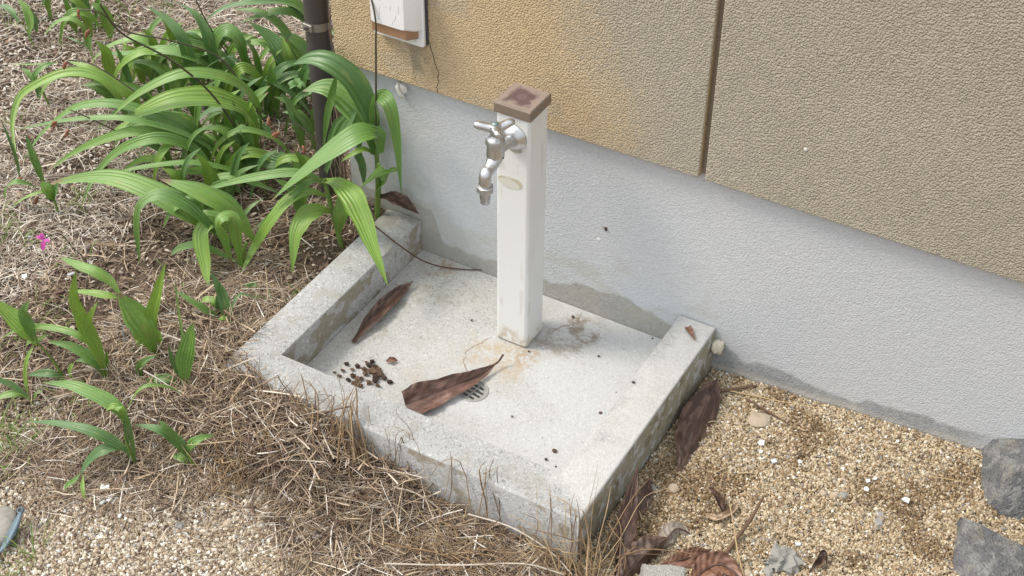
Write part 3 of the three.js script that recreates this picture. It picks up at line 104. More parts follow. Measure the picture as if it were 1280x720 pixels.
const SPECKS = [[[-0.043,0.112,0.225],0.003],[[-0.059,0.112,0.328],0.0037],[[-0.17,0.03,0.113],0.0024],[[-0.297,0.03,0.171],0.0024],[[-0.27,0.03,0.034],0.0033],[[-0.125,0.03,0.411],0.003],[[-0.066,0.112,0.486],0.0021],[[-0.122,0.03,0.384],0.0045],[[-0.066,0.11,0.094],0.0023],[[-0.059,0.112,0.265],0.0015],[[-0.235,0.03,0.346],0.0023],[[-0.444,0.03,0.148],0.0025]];
const TUFTS = [{"label":"dry brown grass tuft sprawling against the basin front left corner","n":42,"tone":0,"base":[-0.627,0.07,0.572],"tips":[[-0.755,0.13,0.567],[-0.699,0.13,0.565],[-0.675,0.14,0.533],[-0.74,0.109,0.609],[-0.636,0.13,0.574]]},
{"label":"dry brown grass tuft combed back along the basin front edge","n":44,"tone":0,"base":[-0.486,0.058,0.61],"tips":[[-0.578,0.14,0.577],[-0.551,0.15,0.568],[-0.574,0.118,0.61],[-0.528,0.128,0.617],[-0.584,0.113,0.645]]},
{"label":"upright straw coloured grass tuft rising above the basin rim","n":38,"tone":1,"base":[-0.412,0.021,0.629],"tips":[[-0.463,0.168,0.558],[-0.455,0.184,0.534],[-0.491,0.171,0.564],[-0.47,0.152,0.576],[-0.44,0.136,0.54],[-0.433,0.122,0.567]]},
{"label":"thick brown dry grass clump before the basin with arching stems","n":46,"tone":0,"base":[-0.534,0.043,0.723],"tips":[[-0.62,0.133,0.689],[-0.594,0.152,0.649],[-0.532,0.126,0.676],[-0.626,0.089,0.736],[-0.501,0.11,0.685]]},
{"label":"dead grass clump with broken stalks on bare gravel edge","n":34,"tone":1,"base":[-0.576,0.028,0.776],"tips":[[-0.628,0.122,0.727],[-0.573,0.111,0.729],[-0.637,0.091,0.767],[-0.552,0.089,0.738]]},
{"label":"short dead grass stubble beside the basin front face","n":26,"tone":0,"base":[-0.312,0.012,0.617],"tips":[[-0.367,0.082,0.576],[-0.366,0.102,0.529],[-0.371,0.062,0.603],[-0.32,0.072,0.561]]},
{"label":"thin dry stalks standing in front of the basin face","n":16,"tone":1,"base":[-0.218,0.0,0.6],"tips":[[-0.25,0.07,0.564],[-0.235,0.08,0.543],[-0.269,0.05,0.576]]},
{"label":"short brown stubble tuft by the basin front","n":16,"tone":0,"base":[-0.125,0.0,0.589],"tips":[[-0.148,0.06,0.56],[-0.138,0.06,0.543],[-0.148,0.04,0.582]]},
{"label":"golden dry grass tuft at the basin front right corner","n":30,"tone":1,"base":[0.032,0.0,0.609],"tips":[[-0.046,0.11,0.531],[-0.023,0.11,0.549],[-0.051,0.08,0.566],[0.006,0.09,0.544],[-0.056,0.05,0.602]]},
{"label":"long golden dry blades rising past the basin corner","n":26,"tone":1,"base":[0.074,0.003,0.613],"tips":[[-0.02,0.16,0.486],[0.037,0.16,0.475],[0.036,0.1,0.536],[0.091,0.084,0.529],[-0.007,0.04,0.605],[0.187,0.072,0.507]]},
{"label":"loose dry grass tuft lying between the orchid shoots and basin","n":30,"tone":1,"base":[-0.72,0.063,0.643],"tips":[[-0.798,0.121,0.657],[-0.781,0.129,0.606],[-0.702,0.119,0.6],[-0.749,0.096,0.674],[-0.708,0.14,0.552]]},
{"label":"flattened straw tuft at the foot of the basin front","n":34,"tone":1,"base":[-0.17,0.0,0.682],"tips":[[-0.257,0.05,0.698],[-0.226,0.06,0.669],[-0.256,0.04,0.75],[-0.128,0.05,0.644]]},
{"label":"flattened brown straw heap in front of dry grass","n":36,"tone":0,"base":[-0.362,0.012,0.722],"tips":[[-0.436,0.083,0.73],[-0.397,0.085,0.688],[-0.441,0.059,0.773],[-0.322,0.072,0.674]]},
{"label":"matted pale straw tuft near the broken stem","n":28,"tone":1,"base":[-0.059,0.0,0.65],"tips":[[-0.149,0.04,0.688],[-0.118,0.05,0.659],[-0.019,0.06,0.611],[-0.171,0.03,0.731]]},
{"label":"sparse dry grass tuft under the stubby orchid","n":30,"tone":0,"base":[-0.628,0.051,0.695],"tips":[[-0.708,0.099,0.701],[-0.681,0.12,0.661],[-0.605,0.119,0.664],[-0.722,0.069,0.735]]}];
const GREEN = [{"base":[-1.04,0.013,0.858],"n":26,"h":0.07},
{"base":[-1.0,0.012,0.869],"n":20,"h":0.06},
{"base":[-1.002,0.012,0.905],"n":22,"h":0.06},
{"base":[-0.824,0.012,1.054],"n":18,"h":0.05},
{"base":[-0.816,0.012,1.08],"n":16,"h":0.05},
{"base":[-1.009,0.034,0.753],"n":10,"h":0.05},
{"base":[-0.959,0.038,0.74],"n":8,"h":0.05},
{"base":[-1.434,0.07,0.448],"n":20,"h":0.05},
{"base":[-1.393,0.07,0.457],"n":14,"h":0.05},
{"base":[-1.165,0.07,0.566],"n":10,"h":0.04},
{"base":[-1.234,0.07,0.457],"n":10,"h":0.04},
{"base":[-0.761,0.07,0.314],"n":14,"h":0.035},
{"base":[-0.767,0.07,0.347],"n":12,"h":0.03},
{"base":[-1.831,0.07,-0.366],"n":16,"h":0.06},
{"base":[-1.717,0.07,0.153],"n":10,"h":0.05},
{"base":[-1.349,0.07,0.282],"n":12,"h":0.05},
{"base":[-1.362,0.07,0.307],"n":8,"h":0.05},
{"base":[-1.344,0.07,0.46],"n":10,"h":0.04},
{"base":[-1.131,0.064,0.637],"n":10,"h":0.05},
{"base":[-1.164,0.054,0.684],"n":12,"h":0.06},
{"base":[-1.205,0.07,-0.071],"n":10,"h":0.05},
{"base":[-0.992,0.07,0.361],"n":6,"h":0.04},
{"base":[-2.05,0.07,-0.213],"n":16,"h":0.06},
{"base":[-1.768,0.07,-0.452],"n":12,"h":0.06},
{"base":[-1.959,0.07,-0.339],"n":10,"h":0.05}];
const WEEDS = [[[-1.138,0.12,-0.083],0.022],[[-1.14,0.16,-0.069],0.02],[[-1.096,0.21,-0.167],0.02],[[-1.085,0.08,-0.051],0.03],[[-0.857,0.075,0.334],0.014],[[-0.829,0.075,0.352],0.012],[[-1.028,0.08,-0.066],0.03]];
const WILT = [[-1.39,0.48,0.157],[-1.381,0.43,0.147],[-1.438,0.35,0.177],[-1.404,0.26,0.269],[-1.372,0.25,0.268],[-0.985,0.3,0.071],[-0.958,0.271,0.074],[-0.944,0.212,0.021],[-1.499,0.11,0.32],[-1.405,0.12,0.363]];
const PINK = [-1.256,0.15,0.494];
const PINKSTEM = [[-1.217,0.07,0.432],[-1.233,0.11,0.447],[-1.249,0.145,0.458],[-1.259,0.15,0.486]];
const PLASTIC = [[-0.859,0.037,0.999],[-0.849,0.034,1.017],[-0.841,0.03,1.04],[-0.838,0.024,1.059],[-0.839,0.02,1.074]];
// ---------------------------------------------------------------- helpers
const V = (x, y, z) => new THREE.Vector3(x, y, z);
function rng(seed) { let a = seed >>> 0; return () => { a = (a + 0x6D2B79F5) | 0; let t = Math.imul(a ^ (a >>> 15), 1 | a); t = (t + Math.imul(t ^ (t >>> 7), 61 | t)) ^ t; return ((t ^ (t >>> 14)) >>> 0) / 4294967296; }; }
const PERM = new Uint16Array(1024); { const r = rng(11); for (let i = 0; i < 512; i++) PERM[i] = PERM[i + 512] = Math.floor(r() * 65536); }
const PF = Float64Array.from(PERM, (k) => k / 65536);
function vn(x, y, p = 512) { // periodic value noise 0..1
  const xi = Math.floor(x), yi = Math.floor(y); let fx = x - xi, fy = y - yi;
  fx = fx * fx * (3 - 2 * fx); fy = fy * fy * (3 - 2 * fy);
  let x0, x1, y0, y1;
  if (p === 512) { x0 = xi & 511; x1 = (xi + 1) & 511; y0 = yi & 511; y1 = (yi + 1) & 511; } else { x0 = ((xi % p) + p) % p; x1 = x0 + 1 === p ? 0 : x0 + 1; y0 = ((yi % p) + p) % p; y1 = y0 + 1 === p ? 0 : y0 + 1; }
  const q0 = PERM[x0], q1 = PERM[x1], a = PF[(q0 + y0) & 511], b = PF[(q1 + y0) & 511], c = PF[(q0 + y1) & 511], d = PF[(q1 + y1) & 511];
  return a + (b - a) * fx + (c - a) * fy + (a - b - c + d) * fx * fy;
}
const fbm = (x, y, o = 4) => { let s = 0, a = 0.5, n = 0; for (let i = 0; i < o; i++) { s += a * vn(x + i * 37, y + i * 17); n += a; a *= 0.5; x *= 2; y *= 2; } return s / n; };
const clamp = (t, a = 0, b = 1) => Math.min(b, Math.max(a, t));
const sm = (t) => { t = clamp(t); return t * t * (3 - 2 * t); };
const ss = (a, b, t) => sm((t - a) / (b - a));
const mix = (a, b, t) => a + (b - a) * t;
const mix3 = (a, b, t) => [mix(a[0], b[0], t), mix(a[1], b[1], t), mix(a[2], b[2], t)];
const ENC = new Uint8Array(4097); for (let i = 0; i <= 4096; i++) { const l = i / 4096; ENC[i] = Math.round(255 * (l <= 0.0031308 ? 12.92 * l : 1.055 * Math.pow(l, 1 / 2.4) - 0.055)); }
const enc = (l) => ENC[(clamp(l) * 4096) | 0];
function texRGB(w, h, fn) { // fn(u, v) -> linear rgb
  const d = new Uint8Array(w * h * 4);
  for (let j = 0; j < h; j++) for (let i = 0; i < w; i++) { const c = fn((i + 0.5) / w, (j + 0.5) / h), k = (j * w + i) * 4; d[k] = enc(c[0]); d[k + 1] = enc(c[1]); d[k + 2] = enc(c[2]); d[k + 3] = 255; }
  const t = new THREE.DataTexture(d, w, h); t.colorSpace = THREE.SRGBColorSpace; return fin(t);
}
function texGray(w, h, fn) {
  const d = new Uint8Array(w * h * 4);
  for (let j = 0; j < h; j++) for (let i = 0; i < w; i++) { const c = clamp(fn((i + 0.5) / w, (j + 0.5) / h)) * 255, k = (j * w + i) * 4; d[k] = d[k + 1] = d[k + 2] = c; d[k + 3] = 255; }
  return fin(new THREE.DataTexture(d, w, h));
}
function fin(t) { t.wrapS = t.wrapT = THREE.RepeatWrapping; t.magFilter = THREE.LinearFilter; t.minFilter = THREE.LinearMipmapLinearFilter; t.generateMipmaps = true; t.needsUpdate = true; return t; }
function rep(t, sx, sy, ox = 0, oy = 0) { const c = t.clone(); c.repeat.set(1 / sx, 1 / sy); c.offset.set(-ox / sx, -oy / sy); c.needsUpdate = true; return c; }
const M = (o) => new THREE.MeshStandardMaterial(o);
const lin = (r, g, b) => new THREE.Color().setRGB(r, g, b);
const taken = {};
function numbered(n) { const k = taken[n] = (taken[n] ?? -1) + 1; return k ? `${n}_${String(k).padStart(3, '0')}` : n; }
function mesh(name, geo, mat, parent) { const m = new THREE.Mesh(geo, mat); m.name = name; m.castShadow = m.receiveShadow = true; parent.add(m); return m; }
function thing(name, label, category, group, pos) { const o = new THREE.Group(); o.name = numbered(name); if (pos) o.position.copy(pos); o.userData = { label, category }; if (group) o.userData.group = group; scene.add(o); return o; }
function single(name, geo, mat, label, category, group) { const m = mesh(numbered(name), geo, mat, scene); m.userData = { label, category }; if (group) m.userData.group = group; return m; }
function structure(name, geo, mat) { const m = mesh(name, geo, mat, scene); m.userData = { kind: 'structure' }; return m; }
const toLocal = (P, o) => V(P[0] - o.x, P[1] - o.y, P[2] - o.z);
function box(x0, x1, y0, y1, z0, z1, r = 0) { const g = r ? new RoundedBoxGeometry(x1 - x0, y1 - y0, z1 - z0, 3, r) : new THREE.BoxGeometry(x1 - x0, y1 - y0, z1 - z0); g.translate((x0 + x1) / 2, (y0 + y1) / 2, (z0 + z1) / 2); return g; }
function boxUV(g) { // uv in metres by dominant normal
  g = g.index ? g.toNonIndexed() : g; const p = g.attributes.position, n = g.attributes.normal, uv = new Float32Array(p.count * 2);
  for (let i = 0; i < p.count; i += 3) {
    const nx = Math.abs(n.getX(i)), ny = Math.abs(n.getY(i)), nz = Math.abs(n.getZ(i));
    for (let k = i; k < i + 3; k++) { const x = p.getX(k), y = p.getY(k), z = p.getZ(k); let a, b; if (ny > nx && ny > nz) { a = x; b = z; } else if (nx > nz) { a = z; b = y; } else { a = x; b = y; } uv[k * 2] = a; uv[k * 2 + 1] = b; }
  }
  g.setAttribute('uv', new THREE.BufferAttribute(uv, 2)); return g;
}
// tapered tube through points; radii a number or array; caps closed
function sweep(pts, radii, n = 14, seg = 10) {
  const c = pts.length > 2 ? new THREE.CatmullRomCurve3(pts) : new THREE.LineCurve3(pts[0], pts[1]);
  const fr = c.computeFrenetFrames(n, false), pos = [], uv = [], idx = [];
  const R = (t) => { if (!Array.isArray(radii)) return radii; const f = t * (radii.length - 1), i = Math.min(radii.length - 2, Math.floor(f)); return mix(radii[i], radii[i + 1], f - i); };
  for (let i = 0; i <= n; i++) { const t = i / n, P = c.getPoint(t), r = R(t); for (let k = 0; k <= seg; k++) { const a = k / seg * Math.PI * 2, N = fr.normals[i], B = fr.binormals[i]; pos.push(P.x + (N.x * Math.cos(a) + B.x * Math.sin(a)) * r, P.y + (N.y * Math.cos(a) + B.y * Math.sin(a)) * r, P.z + (N.z * Math.cos(a) + B.z * Math.sin(a)) * r); uv.push(k / seg, t); } }
  for (let i = 0; i < n; i++) for (let k = 0; k < seg; k++) { const a = i * (seg + 1) + k, b = a + seg + 1; idx.push(a, a + 1, b, b, a + 1, b + 1); }
  for (const e of [0, n]) { const P = c.getPoint(e / n), q = pos.length / 3; pos.push(P.x, P.y, P.z); uv.push(0.5, 0.5); for (let k = 0; k < seg; k++) { const a = e * (seg + 1) + k; e ? idx.push(q, a, a + 1) : idx.push(q, a + 1, a); } }
  const g = new THREE.BufferGeometry(); g.setAttribute('position', new THREE.Float32BufferAttribute(pos, 3)); g.setAttribute('uv', new THREE.Float32BufferAttribute(uv, 2)); g.setIndex(idx); g.computeVertexNormals(); return g;
}
// leaf blade along a curve. prof 0 lanceolate, 1 torn square end at t=0
const TOCAM = V(0.494 * 0.64, 0.6, 0.869 * 0.64).normalize();
function blade(pts, W, { tw = 0, prof = 0, pleats = 5, amp = 0.05, fold = 0.18, nl = 20, nw = 12, vein = 0, seed = 1, rough = 0, flex = 0 } = {}) {
  const c = new THREE.CatmullRomCurve3(pts, false, 'centripetal'), r = rng(seed), ph = r() * 6.28, pos = [], uv = [], idx = [];
  const ref = V(0, 1, 0).multiplyScalar(0.55).add(TOCAM.clone().multiplyScalar(0.45)).normalize();
  let lastS = null;
  for (let i = 0; i <= nl; i++) {
    const t = i / nl, P = c.getPoint(t), T = c.getTangent(t);
    let S = new THREE.Vector3().crossVectors(T, ref); if (S.length() < 0.15 && lastS) S = lastS.clone(); S.normalize(); if (lastS && S.dot(lastS) < 0) S.negate();
    S.lerp(lastS ?? S, 0.45).normalize(); lastS = S.clone();
    S.applyAxisAngle(T, tw + flex * Math.sin(t * 3 + ph)); const N = new THREE.Vector3().crossVectors(S, T).normalize();
    let w = prof === 1 ? (t < 0.08 ? 0.86 + 1.2 * t : Math.pow(1 - clamp((t - 0.1) / 0.86), 0.8)) : (t < 0.42 ? 0.28 + 0.72 * sm(t / 0.42) : 1 - Math.pow((t - 0.42) / 0.58, 1.9));
    w = Math.max(w, prof === 1 ? 0.05 : 0.012) * W;
    for (let k = 0; k <= nw; k++) {
      const s = k / nw * 2 - 1, a = fold, ww = w / 2;
      let off = Math.abs(s) * ww * a * (1.2 - 0.4 * t) + Math.cos(s * Math.PI * pleats) * amp * ww * (1 - 0.5 * t);
      if (vein) off += Math.sin((t * 1.0 - Math.abs(s) * 0.13) * 62) * vein * ww * (0.3 + Math.abs(s));
      if (rough) off += (fbm(t * 5 + seed * 3, s * 1.6 + seed, 2) - 0.5) * rough * ww * 2;
      const curl = a > 0.4 || a < -0.2 ? Math.cos(Math.abs(s) * Math.min(1.2, Math.abs(a))) : 1;
      const ed = 1 + 0.05 * Math.sin(t * 23 + ph + s * 2) * Math.abs(s);
      pos.push(P.x + S.x * s * ww * curl * ed + N.x * off, P.y + S.y * s * ww * curl * ed + N.y * off, P.z + S.z * s * ww * curl * ed + N.z * off);
      uv.push(s * 0.5 + 0.5, t);
    }
  }
  for (let i = 0; i < nl; i++) for (let k = 0; k < nw; k++) { const a = i * (nw + 1) + k, b = a + nw + 1; idx.push(a, a + 1, b, b, a + 1, b + 1); }
  const g = new THREE.BufferGeometry(); g.setAttribute('position', new THREE.Float32BufferAttribute(pos, 3)); g.setAttribute('uv', new THREE.Float32BufferAttribute(uv, 2)); g.setIndex(idx); g.computeVertexNormals(); return g;
}
function lump(r, seed, { d = 1, sx = 1, sy = 1, sz = 1, n = 0.35, f = 1.6, flat = false } = {}) {
  let g = new THREE.IcosahedronGeometry(r, d); g.deleteAttribute('uv'); g.deleteAttribute('normal'); g = mergeVertices(g, 1e-5);
  const p = g.attributes.position;
  for (let i = 0; i < p.count; i++) { const v = V(p.getX(i), p.getY(i), p.getZ(i)), u = v.clone().normalize(); const k = 1 + (fbm(u.x * f + seed * 7.3, u.y * f + u.z * f * 1.7 + seed, 3) - 0.5) * 2 * n; p.setXYZ(i, v.x * k * sx, v.y * k * sy, v.z * k * sz); }
  if (flat) g = g.toNonIndexed(); g.computeVertexNormals(); return g;
}
// ---------------------------------------------------------------- terrain
function gy(x, z) {
  let y;
  if (x > -0.3) y = 0.045 * clamp((x - 0.04) / 0.54); else y = 0.012 + 0.058 * sm((-x - 0.37) / 0.16) * (1 - sm((z - 0.58) / 0.30)) + 0.035 * Math.exp(-(((x + 0.79) / 0.09) ** 2) - ((z - 0.01) / 0.1) ** 2);
  if (x > -0.36 && x < -0.3) y = mix(0.012, y, sm((x + 0.36) / 0.06));
  return y;
}
const gyn = (x, z) => (x > -0.722 && x < 0.008 && z < 0.556 && z > -0.3 ? -0.06 : 0) + gy(x, z) + (fbm(x * 7 + 50, z * 7 + 50, 3) - 0.5) * 0.012 + (fbm(x * 28 + 90, z * 28 + 20, 2) - 0.5) * 0.006 - 0.014 * Math.exp(-(((x - 0.53) / 0.05) ** 2) - ((z - 0.2) / 0.08) ** 2);
const gravelMask = (x, z) => { // bare decomposed-granite gravel
  const nz = (fbm(x * 6 + 20, z * 6 + 20, 3) - 0.5) * 0.22;
  if (x > 0.02) return 1;
  const d = 0.494 * x + 0.869 * z + nz, l = 0.869 * x - 0.494 * z + nz;
  const a = ss(0.33, 0.42, d) * (1 - ss(-0.82, -0.70, l));
  const b = 0.55 * ss(0.45, 0.62, fbm(x * 2.3 + 8, z * 2.3 + 31, 3)) ;
  return Math.max(a, b);
};
{
  const N = 360, pos = [], idx = [], col = [], uv = [];
  const warp = (t, c, s) => { const u = t * 2 - 1, k = Math.abs(u); return c + Math.sign(u) * (k < 0.85 ? k / 0.85 * s : s + Math.pow((k - 0.85) / 0.15, 2.5) * 60); };
  for (let j = 0; j <= N; j++) for (let i = 0; i <= N; i++) {
    const x = warp(i / N, -0.75, 1.9), z = warp(j / N, 0.2, 1.7); pos.push(x, gyn(x, z) - 0.002, z); uv.push(x, z);
    const g = gravelMask(x, z), m = mix3([0.075, 0.052, 0.034], [0.2, 0.145, 0.085], g); const q = 0.75 + 0.5 * fbm(x * 40 + 9, z * 40 + 3, 2); col.push(m[0] * q, m[1] * q, m[2] * q);
  }
  for (let j = 0; j < N; j++) for (let i = 0; i < N; i++) { const a = j * (N + 1) + i, b = a + N + 1; idx.push(a, b, a + 1, b, b + 1, a + 1); }
  const g = new THREE.BufferGeometry(); g.setAttribute('position', new THREE.Float32BufferAttribute(pos, 3)); g.setAttribute('uv', new THREE.Float32BufferAttribute(uv, 2)); g.setAttribute('color', new THREE.Float32BufferAttribute(col, 3)); g.setIndex(idx); g.computeVertexNormals();
  structure('ground', g, M({ vertexColors: true, roughness: 1 }));
}

// ---------------------------------------------------------------- house
const XS = -0.8387, XJ = -0.0307, YS = 0.455, ZS = 0.0187, XE = 3.2, YT = 2.9;
const CELLS = (n, seed) => { const r = rng(seed), x = new Float32Array(n * n), y = new Float32Array(n * n), s = new Float32Array(n * n); for (let i = 0; i < n * n; i++) { x[i] = r(); y[i] = r(); s[i] = 0.55 + r() * 0.45; } return { n, x, y, s }; };
const cellBump = (C, u, v) => { const n = C.n, X = u * n, Y = v * n, xi = Math.floor(X), yi = Math.floor(Y); let m = 0; for (let j = -1; j <= 1; j++) for (let i = -1; i <= 1; i++) { const cx = xi + i, cy = yi + j, k = ((cy % n + n) % n) * n + (cx % n + n) % n, dx = X - cx - C.x[k], dy = Y - cy - C.y[k], d = dx * dx + dy * dy; if (d < 0.7) { const q = C.s[k] * (1 - d / 0.7) ** 2; if (q > m) m = q; } } return m; };
const C1 = CELLS(84, 5), C2 = CELLS(150, 6);
const stuccoH = (u, v) => clamp(0.12 + 0.5 * cellBump(C1, u, v) + 0.26 * cellBump(C2, u, v) + 0.12 * vn(u * 300, v * 300, 300)); // sprayed stucco relief, period 1
const stuccoBump = texGray(1024, 1024, stuccoH);
const TILE = 0.34;
const house = thing('house_wall', 'tan stucco house wall with joint above a smooth grey foundation', 'wall', null);
{
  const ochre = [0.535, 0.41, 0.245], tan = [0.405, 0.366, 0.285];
  // colour of the left panel: ochre mixed to tan in grainy blotches towards the joint
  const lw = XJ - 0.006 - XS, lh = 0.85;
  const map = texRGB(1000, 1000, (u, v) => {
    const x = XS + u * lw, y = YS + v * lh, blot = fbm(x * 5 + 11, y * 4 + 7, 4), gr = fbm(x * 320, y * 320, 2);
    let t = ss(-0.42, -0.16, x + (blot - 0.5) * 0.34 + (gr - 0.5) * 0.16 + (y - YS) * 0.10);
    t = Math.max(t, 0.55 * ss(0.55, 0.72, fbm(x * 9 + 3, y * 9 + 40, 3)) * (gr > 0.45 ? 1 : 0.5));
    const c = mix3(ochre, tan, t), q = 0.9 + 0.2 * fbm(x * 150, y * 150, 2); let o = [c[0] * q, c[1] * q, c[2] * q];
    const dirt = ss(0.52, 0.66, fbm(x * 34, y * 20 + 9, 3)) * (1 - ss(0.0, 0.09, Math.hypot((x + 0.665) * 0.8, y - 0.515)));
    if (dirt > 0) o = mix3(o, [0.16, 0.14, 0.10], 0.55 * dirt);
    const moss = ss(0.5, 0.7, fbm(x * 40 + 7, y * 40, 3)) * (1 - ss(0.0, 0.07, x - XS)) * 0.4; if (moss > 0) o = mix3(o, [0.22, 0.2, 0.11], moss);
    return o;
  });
  const mapR = texRGB(1024, 1024, (u, v) => { const q = 0.86 + 0.28 * fbm(u * 180, v * 180, 2), b = (fbm(u * 8, v * 8, 3) - 0.5) * 0.12; return [tan[0] * (q + b), tan[1] * (q + b), tan[2] * (q + b * 1.2)]; });
  const bm = rep(stuccoBump, TILE, TILE);
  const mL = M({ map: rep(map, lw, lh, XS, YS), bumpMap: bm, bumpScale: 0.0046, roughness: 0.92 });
  const mR = M({ map: rep(mapR, 0.9, 0.9), bumpMap: bm, bumpScale: 0.0046, roughness: 0.92 });
  const panel = (x0, x1, y0, y1, m) => { const g = boxUV(box(x0, x1, y0, y1, ZS - 0.030, ZS, 0.003)); const p = mesh('siding_panel', g, m, house); return p; };
  const pl = panel(XS, XJ - 0.006, YS, YS + lh - 0.002, mL); pl.userData.label = 'ochre stucco panel passing to tan at its joint edge';
  panel(XJ + 0.006, XE, YS, YT, mR);
  panel(XS, XJ - 0.006, YS + lh + 0.002, YT, mR);
  mesh('joint_seal', box(XJ - 0.0058, XJ + 0.0058, YS + 0.002, YT, ZS - 0.03, ZS - 0.016), M({ color: lin(0.27, 0.225, 0.165), roughness: 0.9 }), house);
  const ck = [[-0.609, 0.565], [-0.605, 0.548], [-0.602, 0.54], [-0.598, 0.522], [-0.594, 0.512], [-0.590, 0.504], [-0.593, 0.492], [-0.591, 0.484], [-0.596, 0.470], [-0.594, 0.462], [-0.596, 0.456]].map(([x, y]) => V(x, y, ZS - 0.0002));
  mesh('crack', sweep(ck, 0.0009, 40, 5), M({ color: lin(0.035, 0.028, 0.02), roughness: 1 }), pl);
  mesh('paint_nick', lump(0.0035, 4, { d: 1, sz: 0.3 }).translate(0.151, 0.585, ZS + 0.0006), M({ color: lin(0.7, 0.7, 0.68), roughness: 0.8 }), house.children[1]);
  // foundation
  const fx0 = -0.835, fx1 = 1.2, fy0 = -0.1, fy1 = YS + 0.01;
  const fmap = texRGB(1800, 500, (u, v) => {
    const x = fx0 + u * (fx1 - fx0), y = fy0 + v * (fy1 - fy0);
    const q = 0.93 + 0.14 * fbm(x * 260, y * 260, 2); const cl = fbm(x * 6 + 4, y * 6, 3); let c = mix3([0.50, 0.525, 0.55], [0.535, 0.545, 0.55], cl); c = c.map((k) => k * q);
    const n1 = (fbm(x * 22 + 3, y * 22 + 5, 4) - 0.5), gr = fbm(x * 190, y * 190, 2);
    // damp and dirt line above the basin
    if (x < 0.03) {
      let top = 0.055 + 0.028 * fbm(x * 9 + 1, 3, 3) + 0.035 * Math.exp(-Math.pow((x + 0.2) / 0.13, 2)) * 0.8 + 0.075 * ss(-0.60, -0.635, x) + n1 * 0.03;
      const s = ss(top + 0.004, top - 0.004, y) * (0.7 + 0.5 * gr); c = mix3(c, [0.27, 0.26, 0.215], clamp(0.72 * s));
      const film = ss(top + 0.10 + n1 * 0.12, top + 0.04, y) * ss(0.38, 0.62, fbm(x * 14, y * 30, 3)); c = mix3(c, [0.40, 0.39, 0.33], 0.4 * film);
    } else {
      const gl = gy(x, 0), hgt = y - gl, top = 0.032 + 0.03 * fbm(x * 8 + 6, 8, 3) + n1 * 0.04 + 0.03 * ss(0.12, 0.03, x);
      const band = ss(top + 0.006, top - 0.004, hgt) * ss(0.002, 0.016, hgt + n1 * 0.016) * ss(0.62, 0.5, x + n1 * 0.1); c = mix3(c, [0.235, 0.245, 0.25], clamp(0.78 * band * (0.65 + 0.6 * gr)));
      const foot = ss(0.022, 0.008, hgt + n1 * 0.02); c = mix3(c, [0.44, 0.42, 0.36], 0.6 * foot);
    }
    // pin holes and specks of dirt under the drip edge
    if (vn(x * 420, y * 420) > 0.93 && fbm(x * 30, y * 30, 2) > 0.52) c = mix3(c, [0.2, 0.2, 0.19], 0.5);
    const green = ss(0.5, 0.66, fbm(x * 20, y * 14 + 4, 3)) * ss(-0.62, -0.78, x); c = mix3(c, [0.33, 0.35, 0.30], 0.5 * green);
    return c;
  });
  const fb = rep(texGray(1024, 1024, (u, v) => 0.5 + (vn(u * 110, v * 110, 110) - 0.5) * 0.55 + (vn(u * 220, v * 220, 220) - 0.5) * 0.3 + (vn(u * 26, v * 26, 26) - 0.5) * 0.15), 0.26, 0.26);
  const fm = M({ map: rep(fmap, fx1 - fx0, fy1 - fy0, fx0, fy0), bumpMap: fb, bumpScale: 0.0012, roughness: 0.88 });
  mesh('foundation', boxUV(box(fx0, XE, -0.3, YS + 0.012, -2.8, 0)), fm, house);
  mesh('wall_core', box(fx0 + 0.004, XE, YS + 0.012, YT, -2.8, ZS - 0.031), M({ color: lin(0.3, 0.25, 0.17), roughness: 0.95 }), house);
  mesh('roof_slab', box(fx0 - 0.02, XE, YT, YT + 0.15, -2.9, ZS + 0.02), M({ color: lin(0.12, 0.11, 0.1), roughness: 0.9 }), house);
}

